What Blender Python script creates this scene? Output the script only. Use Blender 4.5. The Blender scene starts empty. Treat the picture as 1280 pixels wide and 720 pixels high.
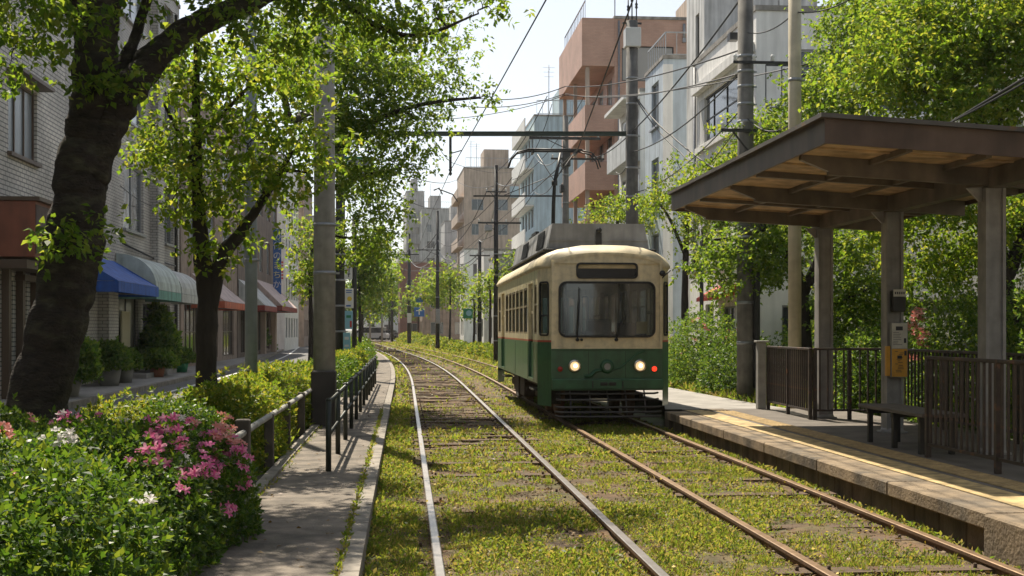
import bpy, bmesh, math, random
import numpy as np
from mathutils import Vector, Matrix
R = math.radians
C = bpy.context.scene.collection
scene = bpy.context.scene

# ---------------------------------------------------------------- camera, sky, sun, exposure
FPX, CX, HY, EYE = 1600.0, 640.0, 411.0, 1.58      # focal length in photo pixels, axis, horizon, eye height
cam_d = bpy.data.cameras.new('camera'); cam = bpy.data.objects.new('camera', cam_d); C.objects.link(cam)
cam.location = (0, 0, EYE); cam.rotation_euler = (R(90), 0, 0)
cam_d.sensor_width = 36; cam_d.lens = 36*FPX/1280; cam_d.shift_y = (HY-360)/1280
cam_d.clip_start = 0.1; cam_d.clip_end = 3000
scene.camera = cam
SUN = Vector((-0.85, 2.1, 3.35)).normalized()       # towards the sun
EL, AZ = math.asin(SUN.z), math.atan2(SUN.x, SUN.y)
world = bpy.data.worlds.new('World'); scene.world = world; world.use_nodes = True
wn = world.node_tree; wn.nodes.clear()
sky = wn.nodes.new('ShaderNodeTexSky'); sky.sky_type = 'NISHITA'; sky.sun_disc = False
sky.sun_elevation = EL; sky.sun_rotation = AZ; sky.air_density = 1.0; sky.dust_density = 1.0; sky.ozone_density = 1.0
bgd = wn.nodes.new('ShaderNodeBackground'); bgd.inputs['Strength'].default_value = 0.095
wo = wn.nodes.new('ShaderNodeOutputWorld')
hs = wn.nodes.new('ShaderNodeHueSaturation'); hs.inputs['Saturation'].default_value = 0.42; hs.inputs['Value'].default_value = 1.0
wn.links.new(sky.outputs[0], hs.inputs['Color']); wn.links.new(hs.outputs[0], bgd.inputs[0]); wn.links.new(bgd.outputs[0], wo.inputs[0])
sun_d = bpy.data.lights.new('sun', 'SUN'); sun_d.energy = 5.0; sun_d.angle = R(0.6); sun_d.color = (1, 0.90, 0.74)
sun = bpy.data.objects.new('sun', sun_d); C.objects.link(sun)
sun.rotation_euler = (-SUN).to_track_quat('-Z', 'Y').to_euler(); sun.location = (0, 0, 60)
scene.view_settings.view_transform = 'Standard'; scene.view_settings.look = 'None'
scene.view_settings.exposure = 0.7; scene.view_settings.gamma = 1.0
scene.view_settings.use_curve_mapping = False
scene.cycles.use_denoising = True
scene.cycles.max_bounces = 7; scene.cycles.diffuse_bounces = 3; scene.cycles.transmission_bounces = 4
scene.cycles.transparent_max_bounces = 8; scene.cycles.volume_bounces = 0
scene.cycles.sample_clamp_indirect = 8

# ---------------------------------------------------------------- frames and helpers
TH = math.atan(0.0838)                              # heading of the tram line, to the left of the view
def curve(s):
    if s < 35: return 0.0
    if s < 85: return -(s-35)**2/1600.0*1.0
    return -(50**2)/1600.0 - (s-85)*0.0625
def chead(s):
    return TH + (0 if s < 35 else math.atan(min(s-35, 50)/800.0))
def TF(t, s, z=0.0):
    t = t + curve(s)
    return Vector((t*math.cos(TH)-s*math.sin(TH), t*math.sin(TH)+s*math.cos(TH), z))
def PX(px, py, D):                                  # world point seen at photo pixel, D metres ahead
    return Vector(((px-CX)/FPX*D, D, EYE+(HY-py)/FPX*D))

def tag(o, label=None, cat=None, group=None, kind=None):
    if label: o['label'] = label
    if cat: o['category'] = cat
    if group: o['group'] = group
    if kind: o['kind'] = kind
    return o
def thing(name, label, cat, loc=(0, 0, 0), rotz=0.0, group=None):
    o = bpy.data.objects.new(name, None); C.objects.link(o)
    o.empty_display_size = 0.2
    o.location = loc; o.rotation_euler = (0, 0, rotz)
    return tag(o, label, cat, group)
def local(parent, v):
    M = Matrix.Rotation(-parent.rotation_euler.z, 3, 'Z')
    return M @ (Vector(v)-parent.location)
def mesh_obj(name, me, parent=None, loc=(0, 0, 0), rot=(0, 0, 0)):
    o = bpy.data.objects.new(name, me); C.objects.link(o)
    if parent: o.parent = parent
    o.location = loc; o.rotation_euler = rot
    return o
def dup(root):
    r = root.copy(); C.objects.link(r)
    for ch in root.children:
        c = ch.copy(); C.objects.link(c); c.parent = r
        for g in ch.children:
            d = g.copy(); C.objects.link(d); d.parent = c
    return r

class MB:
    def __init__(s): s.v = []; s.f = []; s.m = []; s.sm = []
    def add(s, vs, fs, mi=0, smooth=False):
        b = len(s.v); s.v += [tuple(v) for v in vs]
        for f in fs: s.f.append([b+i for i in f]); s.m.append(mi); s.sm.append(smooth)
        return s
    def quad(s, a, b, c, d, mi=0): return s.add([a, b, c, d], [(0, 1, 2, 3)], mi)
    def box(s, x0, x1, y0, y1, z0, z1, mi=0, bev=0.0):
        if bev > 0 and min(x1-x0, y1-y0, z1-z0) > 2.2*bev:
            b = bev; pts = []; 
            def P(x, y, z): return (x, y, z)
            X = (x0, x1); Y = (y0, y1); Z = (z0, z1)
            bm = bmesh.new()
            vs = [bm.verts.new((X[i], Y[j], Z[k])) for k in (0, 1) for j in (0, 1) for i in (0, 1)]
            for f in ((0, 2, 3, 1), (4, 5, 7, 6), (0, 1, 5, 4), (2, 6, 7, 3), (0, 4, 6, 2), (1, 3, 7, 5)):
                bm.faces.new([vs[i] for i in f])
            bmesh.ops.bevel(bm, geom=bm.edges[:], offset=b, segments=1, affect='EDGES')
            bm.verts.index_update()
            s.add([v.co[:] for v in bm.verts], [[v.index for v in f.verts] for f in bm.faces], mi); bm.free()
            return s
        vs = [(x, y, z) for z in (z0, z1) for y in (y0, y1) for x in (x0, x1)]
        return s.add(vs, [(0, 2, 3, 1), (4, 5, 7, 6), (0, 1, 5, 4), (2, 6, 7, 3), (0, 4, 6, 2), (1, 3, 7, 5)], mi)
    def obox(s, a, b, w, h, mi=0, up=(0, 0, 1)):            # bar from a to b, w across, h tall
        a, b = Vector(a), Vector(b); d = (b-a).normalized(); u = Vector(up)
        x = d.cross(u)
        if x.length < 1e-4: x = d.cross(Vector((1, 0, 0)))
        x.normalize(); u = x.cross(d).normalized()
        vs = []
        for p in (a, b):
            for i, j in ((-1, -1), (1, -1), (1, 1), (-1, 1)): vs.append(p+x*(i*w/2)+u*(j*h/2))
        return s.add(vs, [(0, 1, 2, 3), (7, 6, 5, 4), (0, 4, 5, 1), (1, 5, 6, 2), (2, 6, 7, 3), (3, 7, 4, 0)], mi)
    def tube(s, pts, rad, n=8, mi=0, cap=True, smooth=True):
        pts = [Vector(p) for p in pts]
        if not hasattr(rad, '__len__'): rad = [rad]*len(pts)
        ref = None; vs = []; fs = []
        for i, p in enumerate(pts):
            d = (pts[min(i+1, len(pts)-1)]-pts[max(i-1, 0)])
            if d.length < 1e-7: d = Vector((0, 0, 1))
            d.normalize()
            if ref is None: ref = d.orthogonal().normalized()
            ref = (ref-d*ref.dot(d))
            if ref.length < 1e-5: ref = d.orthogonal()
            ref.normalize(); q = d.cross(ref)
            for k in range(n):
                a = 2*math.pi*k/n; vs.append(p+(ref*math.cos(a)+q*math.sin(a))*rad[i])
        for i in range(len(pts)-1):
            for k in range(n):
                k2 = (k+1) % n; fs.append((i*n+k, i*n+k2, (i+1)*n+k2, (i+1)*n+k))
        if cap: fs.append(tuple(reversed(range(n)))); fs.append(tuple((len(pts)-1)*n+k for k in range(n)))
        return s.add(vs, fs, mi, smooth)
    def lathe(s, c, prof, n=16, mi=0, axis='Z'):
        vs = []; fs = []
        for r, z in prof:
            for k in range(n):
                a = 2*math.pi*k/n
                p = (r*math.cos(a), r*math.sin(a), z)
                if axis == 'Y': p = (p[0], p[2], p[1])
                if axis == 'X': p = (p[2], p[0], p[1])
                vs.append((c[0]+p[0], c[1]+p[1], c[2]+p[2]))
        for i in range(len(prof)-1):
            for k in range(n):
                k2 = (k+1) % n; fs.append((i*n+k, i*n+k2, (i+1)*n+k2, (i+1)*n+k))
        return s.add(vs, fs, mi, True)
    def prism(s, poly, d, mi=0):                            # closed 3D polygon pushed by vector d
        n = len(poly); d = Vector(d)
        vs = [Vector(p) for p in poly]+[Vector(p)+d for p in poly]
        fs = [tuple(range(n)), tuple(reversed(range(n, 2*n)))]+[(i, i+n, (i+1) % n+n, (i+1) % n) for i in range(n)]
        return s.add(vs, fs, mi)
    def ring(s, outer, inner, d, mi=0):                      # ring between two loops with thickness d
        n = len(outer); d = Vector(d)
        vs = [Vector(p) for p in outer]+[Vector(p) for p in inner]
        vs += [v+d for v in vs]
        fs = []
        for i in range(n):
            j = (i+1) % n
            fs += [(i, j, n+j, n+i), (2*n+i, 3*n+i, 3*n+j, 2*n+j), (i, 2*n+i, 2*n+j, j), (n+i, n+j, 3*n+j, 3*n+i)]
        return s.add(vs, fs, mi)
    def build(s, name, mats, parent=None, world=False, fix=True, loc=(0, 0, 0), rot=(0, 0, 0)):
        vs = s.v
        if world and parent is not None: vs = [tuple(local(parent, v)) for v in vs]
        me = bpy.data.meshes.new(name)
        me.from_pydata(vs, [], s.f)
        if not isinstance(mats, (list, tuple)): mats = [mats]
        for m in mats: me.materials.append(m)
        me.polygons.foreach_set('material_index', s.m)
        me.polygons.foreach_set('use_smooth', s.sm)
        if fix:
            bm = bmesh.new(); bm.from_mesh(me); bmesh.ops.recalc_face_normals(bm, faces=bm.faces[:]); bm.to_mesh(me); bm.free()
        me.update()
        return mesh_obj(name, me, parent, loc, rot)
def rrect(w, h, r, n=5, y=0.0, cx=0.0, cz=0.0):             # rounded rectangle loop in xz
    out = []
    for k, (sx, sz) in enumerate(((1, 1), (-1, 1), (-1, -1), (1, -1))):
        for i in range(n):
            a = math.pi/2*(k+i/(n-1))
            out.append((cx+sx*(w/2-r)+r*math.cos(a), y, cz+sz*(h/2-r)+r*math.sin(a)))
    return out

# ---------------------------------------------------------------- materials
MATS = {}
def mat(name, col, rough=0.7, metal=0.0, var=0.0, vscale=3.0, bump=0.0, bscale=20.0, streak=0.0, spec=0.5, col2=None, c2scale=1.0, c2th=0.5, c2soft=0.1, coat=0.0, stretch=(1, 1, 1)):
    if name in MATS: return MATS[name]
    m = bpy.data.materials.new(name); m.use_nodes = True; MATS[name] = m
    nt = m.node_tree; N = nt.nodes; L = nt.links; p = N['Principled BSDF']
    p.inputs['Base Color'].default_value = (*col, 1); p.inputs['Roughness'].default_value = rough
    p.inputs['Metallic'].default_value = metal; p.inputs['Specular IOR Level'].default_value = spec
    if coat: p.inputs['Coat Weight'].default_value = coat; p.inputs['Coat Roughness'].default_value = 0.1
    tc = N.new('ShaderNodeTexCoord'); mp = N.new('ShaderNodeMapping'); mp.inputs['Scale'].default_value = stretch
    L.new(tc.outputs['Object'], mp.inputs[0]); src = None
    def noise(scale, detail=5, vec=None):
        n = N.new('ShaderNodeTexNoise'); n.inputs['Scale'].default_value = scale; n.inputs['Detail'].default_value = detail
        L.new(vec or mp.outputs[0], n.inputs['Vector']); return n
    def rgb(c):
        r = N.new('ShaderNodeRGB'); r.outputs[0].default_value = (*c, 1); return r.outputs[0]
    cur = rgb(col)
    if col2:
        n = noise(c2scale, 6); mr = N.new('ShaderNodeMapRange'); mr.inputs[1].default_value = c2th-c2soft; mr.inputs[2].default_value = c2th+c2soft
        L.new(n.outputs[0], mr.inputs[0]); mx = N.new('ShaderNodeMixRGB'); L.new(mr.outputs[0], mx.inputs[0]); L.new(cur, mx.inputs[1]); mx.inputs[2].default_value = (*col2, 1); cur = mx.outputs[0]
    def mult(val, lo, hi, c, a=0.3, b=0.7):
        mr = N.new('ShaderNodeMapRange'); mr.inputs[1].default_value = a; mr.inputs[2].default_value = b
        mr.inputs[3].default_value = lo; mr.inputs[4].default_value = hi; L.new(val, mr.inputs[0])
        mx = N.new('ShaderNodeMixRGB'); mx.blend_type = 'MULTIPLY'; mx.inputs[0].default_value = 1; L.new(c, mx.inputs[1]); L.new(mr.outputs[0], mx.inputs[2]); return mx.outputs[0]
    if var: cur = mult(noise(vscale, 8).outputs[0], 1-var, 1+var*0.5, cur)
    if streak:
        m2 = N.new('ShaderNodeMapping'); m2.inputs['Scale'].default_value = (2.2, 2.2, 0.22); L.new(tc.outputs['Object'], m2.inputs[0])
        cur = mult(noise(1.6, 6, m2.outputs[0]).outputs[0], 1-streak, 1.08, cur, 0.35, 0.6)
    L.new(cur, p.inputs['Base Color'])
    if bump:
        n = noise(bscale, 6); b = N.new('ShaderNodeBump'); b.inputs['Strength'].default_value = bump; b.inputs['Distance'].default_value = 0.02
        L.new(n.outputs[0], b.inputs['Height']); L.new(b.outputs[0], p.inputs['Normal'])
    m['out'] = 1
    return m
def brick_mat(name, c1, c2, mortar, bw=0.23, bh=0.075, ms=0.012, var=0.25, rough=0.6):
    if name in MATS: return MATS[name]
    m = bpy.data.materials.new(name); m.use_nodes = True; MATS[name] = m
    nt = m.node_tree; N = nt.nodes; L = nt.links; p = N['Principled BSDF']; p.inputs['Roughness'].default_value = rough
    tc = N.new('ShaderNodeTexCoord'); sp = N.new('ShaderNodeSeparateXYZ'); L.new(tc.outputs['Object'], sp.inputs[0])
    ad = N.new('ShaderNodeMath'); L.new(sp.outputs[0], ad.inputs[0]); L.new(sp.outputs[1], ad.inputs[1])
    cb = N.new('ShaderNodeCombineXYZ'); L.new(ad.outputs[0], cb.inputs[0]); L.new(sp.outputs[2], cb.inputs[1])
    br = N.new('ShaderNodeTexBrick'); br.inputs['Scale'].default_value = 1; br.inputs['Brick Width'].default_value = bw; br.inputs['Row Height'].default_value = bh
    br.inputs['Mortar Size'].default_value = ms; br.inputs['Mortar Smooth'].default_value = 0.2
    br.inputs[1].default_value = (*c1, 1); br.inputs[2].default_value = (*c2, 1); br.inputs[3].default_value = (*mortar, 1)
    L.new(cb.outputs[0], br.inputs[0])
    n = N.new('ShaderNodeTexNoise'); n.inputs['Scale'].default_value = 0.7; n.inputs['Detail'].default_value = 8; L.new(tc.outputs['Object'], n.inputs[0])
    mr = N.new('ShaderNodeMapRange'); mr.inputs[1].default_value = .3; mr.inputs[2].default_value = .65; mr.inputs[3].default_value = 1-var; mr.inputs[4].default_value = 1.1; L.new(n.outputs[0], mr.inputs[0])
    mx = N.new('ShaderNodeMixRGB'); mx.blend_type = 'MULTIPLY'; mx.inputs[0].default_value = 1; L.new(br.outputs[0], mx.inputs[1]); L.new(mr.outputs[0], mx.inputs[2])
    L.new(mx.outputs[0], p.inputs['Base Color'])
    b = N.new('ShaderNodeBump'); b.inputs['Strength'].default_value = 0.5; b.inputs['Distance'].default_value = 0.01; b.invert = True
    L.new(br.outputs[1], b.inputs['Height']); L.new(b.outputs[0], p.inputs['Normal'])
    return m
def leaf_mat(name, cols, trans, tmix=0.45, rough=0.5, spec=0.2):
    if name in MATS: return MATS[name]
    m = bpy.data.materials.new(name); m.use_nodes = True; MATS[name] = m
    nt = m.node_tree; N = nt.nodes; L = nt.links; p = N['Principled BSDF']; p.inputs['Roughness'].default_value = rough; p.inputs['Specular IOR Level'].default_value = spec
    g = N.new('ShaderNodeNewGeometry')
    def ramp(cs):
        r = N.new('ShaderNodeValToRGB'); e = r.color_ramp.elements
        while len(e) < len(cs): e.new(0.5)
        for i, c in enumerate(cs): e[i].position = i/(len(cs)-1); e[i].color = (*c, 1)
        L.new(g.outputs['Random Per Island'], r.inputs[0]); return r.outputs[0]
    L.new(ramp(cols), p.inputs['Base Color'])
    t = N.new('ShaderNodeBsdfTranslucent'); L.new(ramp(trans), t.inputs[0])
    mx = N.new('ShaderNodeMixShader'); mx.inputs[0].default_value = tmix
    L.new(p.outputs[0], mx.inputs[1]); L.new(t.outputs[0], mx.inputs[2]); L.new(mx.outputs[0], N['Material Output'].inputs[0])
    return m
def glass_mat(name, col, rough=0.04, see=0.0):
    if name in MATS: return MATS[name]
    m = bpy.data.materials.new(name); m.use_nodes = True; MATS[name] = m
    nt = m.node_tree; N = nt.nodes; L = nt.links; p = N['Principled BSDF']
    p.inputs['Base Color'].default_value = (*col, 1); p.inputs['Roughness'].default_value = rough; p.inputs['Specular IOR Level'].default_value = 0.9
    n = N.new('ShaderNodeTexNoise'); n.inputs['Scale'].default_value = 1.3; tc = N.new('ShaderNodeTexCoord'); L.new(tc.outputs['Object'], n.inputs[0])
    b = N.new('ShaderNodeBump'); b.inputs['Strength'].default_value = 0.08; b.inputs['Distance'].default_value = 0.05; L.new(n.outputs[0], b.inputs['Height'])
    L.new(b.outputs[0], p.inputs['Normal'])
    if see > 0:
        t = N.new('ShaderNodeBsdfTransparent'); t.inputs[0].default_value = (0.75, 0.8, 0.78, 1)
        mx = N.new('ShaderNodeMixShader'); mx.inputs[0].default_value = see
        L.new(p.outputs[0], mx.inputs[1]); L.new(t.outputs[0], mx.inputs[2]); L.new(mx.outputs[0], N['Material Output'].inputs[0])
    return m
def emit_mat(name, col, st):
    m = bpy.data.materials.new(name); m.use_nodes = True; p = m.node_tree.nodes['Principled BSDF']
    p.inputs['Base Color'].default_value = (*col, 1); p.inputs['Emission Color'].default_value = (*col, 1); p.inputs['Emission Strength'].default_value = st
    MATS[name] = m; return m

M_conc = mat('concrete', (.33, .31, .28), .85, var=.35, vscale=4, bump=.3, bscale=40, streak=.35)
M_polec = mat('pole_concrete', (.36, .35, .32), .8, var=.25, vscale=6, streak=.3, bump=.2, bscale=60)
M_polecream = mat('pole_cream', (.55, .48, .33), .6, var=.2, vscale=5, streak=.25)
M_dark = mat('dark_steel', (.035, .035, .035), .5, metal=.3, var=.3, vscale=8)
M_blackwire = mat('wire_rubber', (.02, .02, .02), .6)
M_galv = mat('galvanised', (.32, .33, .34), .45, metal=.6, var=.2, vscale=10)
M_rail = mat('rail_steel', (.42, .38, .34), .32, metal=.85, var=.2, vscale=6)
M_railrust = mat('rail_rust', (.15, .085, .05), .75, metal=.2, var=.35, vscale=12, bump=.2, bscale=60)
M_railgold = mat('rail_rust_head', (.30, .20, .12), .42, metal=.6, var=.3, vscale=9)
M_sleeper = mat('sleeper_wood', (.12, .078, .048), .9, var=.45, vscale=6, bump=.6, bscale=30, stretch=(.3, 4, 4))
M_white = mat('white_paint', (.75, .74, .7), .6, var=.2, vscale=3)
M_porc = mat('porcelain', (.75, .75, .72), .25)
# ---------------------------------------------------------------- the setting
M_earth = mat('earth', (.10, .085, .055), .95, var=.4, vscale=.8, bump=.6, bscale=8, col2=(.06, .085, .025), c2scale=.35)
M_bed = mat('trackbed_soil', (.155, .095, .048), .95, var=.5, vscale=5, bump=.9, bscale=28, col2=(.10, .085, .035), c2scale=1.6, c2th=.52, c2soft=.08)
M_asph = mat('asphalt', (.12, .118, .115), .85, var=.25, vscale=2.5, bump=.35, bscale=90)
M_walk = mat('walkway_paving', (.19, .158, .125), .85, var=.5, vscale=5, bump=.6, bscale=60, col2=(.10, .085, .065), c2scale=2.2, c2th=.58, c2soft=.1)
M_side = mat('sidewalk_concrete', (.32, .30, .275), .85, var=.3, vscale=2.5, bump=.2, bscale=50)
M_kerb = mat('kerb_stone', (.27, .24, .20), .85, var=.4, vscale=5, bump=.4, bscale=40)

def strip(mb, t0, t1, s0, s1, z, thick=0.0, step=4.0, mi=0):
    n = max(1, int((s1-s0)/step)); 
    for i in range(n):
        a = s0+(s1-s0)*i/n; b = s0+(s1-s0)*(i+1)/n
        mb.quad(TF(t0, a, z), TF(t1, a, z), TF(t1, b, z), TF(t0, b, z), mi)
        if thick:
            mb.quad(TF(t0, a, z-thick), TF(t0, a, z), TF(t0, b, z), TF(t0, b, z-thick), mi)
            mb.quad(TF(t1, a, z-thick), TF(t1, b, z-thick), TF(t1, b, z), TF(t1, a, z), mi)
    if thick:
        for s in (s0, s1): mb.quad(TF(t0, s, z-thick), TF(t1, s, z-thick), TF(t1, s, z), TF(t0, s, z), mi)
def S(name, mb, m): return tag(mb.build(name, m, fix=False), kind='structure')

g = MB(); g.quad((-700, -60, -.14), (700, -60, -.14), (700, 1200, -.14), (-700, 1200, -.14)); S('ground', g, M_earth)
# trackbed: gently uneven sheet
rng = np.random.default_rng(5)
def bumpy(name, t0, t1, s0, s1, z, amp, ds, dt, m):
    ns = int((s1-s0)/ds); nt_ = int((t1-t0)/dt); vs = []; fs = []
    for i in range(ns+1):
        for j in range(nt_+1):
            s = s0+(s1-s0)*i/ns; t = t0+(t1-t0)*j/nt_
            h = math.sin(t*7.1+s*3.3)*.35+math.sin(s*5.7-t*3.9)*.35+rng.uniform(-.5, .5)
            if j in (0, nt_): h = -.5
            vs.append(TF(t, s, z+amp*h))
    for i in range(ns):
        for j in range(nt_):
            a = i*(nt_+1)+j; fs.append((a, a+1, a+nt_+2, a+nt_+1))
    mb = MB(); mb.add(vs, fs, 0, True); return S(name, mb, m)
bumpy('trackbed_ground', -.29, 4.24, 2, 60, -.065, .026, .16, .2, M_bed)
bumpy('trackbed_ground', -.29, 6.5, 60, 240, -.07, .02, 2.0, .6, M_bed)
bumpy('verge_ground', 6.3, 12, -4, 60, .12, .05, .5, .4, M_earth)
bumpy('planting_strip_ground', -3.4, -1.42, -6, 170, .05, .05, .8, .33, M_earth)
k = MB(); strip(k, -1.30, -.42, -6, 150, .08, .3); S('footpath', k, M_walk)
k = MB()
s = -4.0
while s < 60:                                                    # edge stones of the footpath beside the rails
    strip(k, -.412, -.28, s, s+.985, .078, .3, 1.0); s += 1.0
strip(k, -.412, -.28, 60, 150, .078, .3)
S('footpath_edging', k, M_kerb)
k = MB(); s = -4.0
while s < 40:
    strip(k, -1.42, -1.306, s, s+.59, .105, .3, .6); s += .6
strip(k, -1.42, -1.306, 40, 150, .105, .3)
S('hedge_kerb', k, M_kerb)
k = MB(); strip(k, -6.6, -3.55, -20, 300, 0.0, 0); strip(k, -60, 60, 172, 181, .002); S('road', k, M_asph)
k = MB(); strip(k, -3.54, -3.405, -20, 150, .12, .3); strip(k, -6.75, -6.61, -20, 160, .12, .3); S('road_kerb', k, M_kerb)
k = MB(); strip(k, -8.9, -6.76, -20, 160, .115, .3); S('sidewalk', k, M_side)
k = MB(); strip(k, -5.93, -5.80, -20, 165, .005); 
for i in range(5): strip(k, -6.2+i*.55, -5.9+i*.55, 55, 57.5, .005)
S('road_line', k, M_white)

# ---------------------------------------------------------------- tram tracks
def rail_profile(t, s0, s1, head, rust):
    mb = MB(); step = 3.0; n = int((s1-s0)/step)
    prof = [(-.066, -.12), (-.066, -.108), (-.012, -.095), (-.012, -.035), (-.033, -.028), (-.033, -.004), (-.026, 0), (.026, 0), (.033, -.004), (.033, -.028), (.012, -.035), (.012, -.095), (.066, -.108), (.066, -.12)]
    k_ = len(prof)
    for i in range(n+1):
        s_ = s0+step*i
        for (a, z) in prof: mb.v.append(tuple(TF(t+a, s_, z+.012)))
    for i in range(n):
        for j in range(k_-1):
            a = i*k_+j; mb.f.append([a, a+1, a+k_+1, a+k_]); mb.m.append(0 if 5 <= j <= 7 else 1); mb.sm.append(False)
    return mb, [head, rust]
def make_track(label, tl, tr, s1, head_m):
    tr_o = thing('tram_track', label, 'tram track', TF((tl+tr)/2, 5), TH, 'the two tram tracks')
    for t in (tl-.033, tr+.033):
        mb, ms = rail_profile(t, 2, s1, head_m, M_railrust); mb.build('rail', ms, tr_o, world=True, fix=False)
    r = random.Random(int(tl*100)); far = MB(); s = 5.2; n = 0
    w = tr-tl
    while s < s1-4:
        a = tl-.32; b = tr+.32; jt = r.uniform(-.04, .04); wd = r.uniform(.16, .21); sk = r.uniform(-.03, .03)
        z1 = (-.066 if (s < 14 and tl < 1) else -.047) + r.uniform(-.012, .012)
        mb = MB() if n < 92 else far
        A = TF(a+jt, s, z1-.06); B = TF(b+jt, s+sk, z1-.06); mb.obox(A, B, wd, .12)
        if n < 92:
            if s < 30:
                for t in (tl-.14, tl+.08, tr-.08, tr+.14):
                    mb.tube([TF(t, s, z1-.01), TF(t, s, z1+.03)], .013, 6)
            mb.build('sleeper', M_sleeper, tr_o, world=True)
        n += 1; s += r.uniform(.60, .68) if n < 92 else .75
    o = far.build('sleeper', M_sleeper, tr_o, world=True); o['kind'] = 'stuff'
    return tr_o
make_track('clear tram track with polished silver rails running beside the footpath', .26, 1.615, 190, M_rail)
make_track('rusty tram track along the platform, the one the tram stands on', 2.755, 3.93, 190, M_railgold)

# ---------------------------------------------------------------- platform
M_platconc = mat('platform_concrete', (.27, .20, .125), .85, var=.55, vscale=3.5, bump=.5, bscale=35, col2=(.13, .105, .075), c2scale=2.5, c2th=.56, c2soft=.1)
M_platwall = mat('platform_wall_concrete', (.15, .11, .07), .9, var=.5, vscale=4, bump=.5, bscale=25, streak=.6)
M_plattop = mat('platform_asphalt', (.14, .12, .10), .85, var=.35, vscale=3, bump=.3, bscale=70)
M_yel = mat('platform_line_paint', (.50, .36, .16), .7, var=.6, vscale=7, bump=.2, bscale=60)
M_tact = mat('tactile_yellow', (.42, .29, .12), .7, var=.4, vscale=7)
PF = TF(4.2, 9.0, 0)
pl = thing('tram_platform', 'low concrete tram platform with yellow tactile strip beside the rusty track', 'platform', PF, TH)
def pbox(name, m, t0, t1, s0, s1, z0, z1, bev=0.0, parent=pl):
    mb = MB(); mb.box(t0-4.2, t1-4.2, s0-9, s1-9, z0, z1, 0, bev); return mb.build(name, m, parent)
pbox('deck', M_plattop, 4.56, 7.2, -2, 20.9, -.14, .248)
s = 8.93
i = 0
while s < 20.4:                                            # kerb stones with joints
    pbox('edge_stone', M_platconc, 4.185, 4.552, s, min(s+1.90, 20.9), .125, .25, .012); s += 1.915
pbox('edge_stone', M_platconc, 4.15, 4.552, 3.0, 8.9, -.14, .25, .015)
pbox('edge_stone', M_platconc, 4.15, 4.552, -2, 2.97, -.14, .25, .015)
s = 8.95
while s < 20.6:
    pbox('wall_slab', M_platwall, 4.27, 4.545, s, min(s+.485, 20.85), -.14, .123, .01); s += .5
k = MB(); k.box(.352+.01, .70, -11, 11.6, .2482, .2545); k.build('edge_line', M_yel, pl)
k = MB()
s = -10.9
while s < 11.3:
    k.box(.80, 1.10, s, s+.295, .2484, .2565)
    for a in range(5):
        for b in range(5):
            if s > 0: x = .83+a*.06; y = s+.03+b*.058; k.add([(x-.014, y-.014, .2565), (x+.014, y-.014, .2565), (x+.014, y+.014, .2565), (x-.014, y+.014, .2565), (x-.008, y-.008, .262), (x+.008, y-.008, .262), (x+.008, y+.008, .262), (x-.008, y+.008, .262)], [(4, 5, 6, 7), (0, 1, 5, 4), (1, 2, 6, 5), (2, 3, 7, 6), (3, 0, 4, 7)])
    s += .3
k.build('tactile_strip', M_tact, pl)
k = MB(); k.box(.64, 1.04, 11.35, 11.8, .2484, .262); k.build('access_cover', mat('cover_iron', (.12, .09, .06), .6, metal=.5, var=.3), pl)
# ramp / path that carries on behind the tram
k = MB(); 
for a, b, z0, z1 in ((20.92, 24, .246, .2), (24, 40, .2, .1)):
    k.quad(TF(4.9 if a > 22 else 4.3, a, z0), TF(6.4, a, z0), TF(6.4, b, z1), TF(4.9, b, z1))
S('path', k, M_side)

# ---------------------------------------------------------------- shelter
M_fasc = mat('fascia_brown', (.12, .078, .06), .45, metal=.2, var=.25, vscale=4, streak=.3)
M_beam = mat('beam_brown', (.17, .14, .11), .5, var=.3, vscale=5, streak=.3)
M_under = mat('roof_lining_ochre', (.60, .43, .25), .7, var=.3, vscale=5, streak=.4)
M_post = mat('post_grey_paint', (.33, .32, .31), .5, var=.25, vscale=6, streak=.35)
M_rooft = mat('roof_sheet_weathered', (.11, .10, .09), .75, var=.4, vscale=3, col2=(.22, .12, .05), c2scale=5, c2th=.66, c2soft=.05)
SH = TF(6.25, 16, .25)
sh = thing('platform_shelter', 'brown flat roofed tram stop shelter with ochre underside on four grey posts', 'shelter', SH, TH)
def zr(t): return 3.60-.058*(t-4.08)                       # roof top height at t
t0, t1, s0, s1 = 4.02, 7.25, 12.0, 19.1
def LT(t, s, z): return (t-6.25, s-16, z-.25)
k = MB()
for (a, b, w) in (((t0, s0), (t1, s0), .035), ((t0, s1), (t1, s1), .035), ((t0, s0), (t0, s1), .035), ((t1, s0), (t1, s1), .035)):
    pass
def panel(mb, ta, sa, tb, sb, h, thick):                   # vertical fascia board between two plan points
    d = Vector((tb-ta, sb-sa, 0)).normalized(); n = Vector((-d.y, d.x, 0))*thick
    P = [Vector(LT(ta, sa, zr(ta)-h)), Vector(LT(tb, sb, zr(tb)-h)), Vector(LT(tb, sb, zr(tb))), Vector(LT(ta, sa, zr(ta)))]
    mb.prism(P, n)
k = MB(); panel(k, t0, s0, t1, s0, .24, .03); k.build('fascia', M_fasc, sh)
k = MB(); panel(k, t0, s1-.03, t1, s1-.03, .24, .03); k.build('fascia', M_fasc, sh)
k = MB(); panel(k, t0+.03, s0+.032, t0+.03, s1-.032, .24, .03); k.build('fascia', M_fasc, sh)
k = MB(); panel(k, t1, s0+.032, t1, s1-.032, .24, .03); k.build('fascia', M_fasc, sh)
k = MB()
def slab(mb, ta, tb, sa, sb, dz0, dz1):
    P = [LT(ta, sa, zr(ta)+dz0), LT(tb, sa, zr(tb)+dz0), LT(tb, sa, zr(tb)+dz1), LT(ta, sa, zr(ta)+dz1)]
    mb.prism(P, (0, sb-sa, 0))
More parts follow.
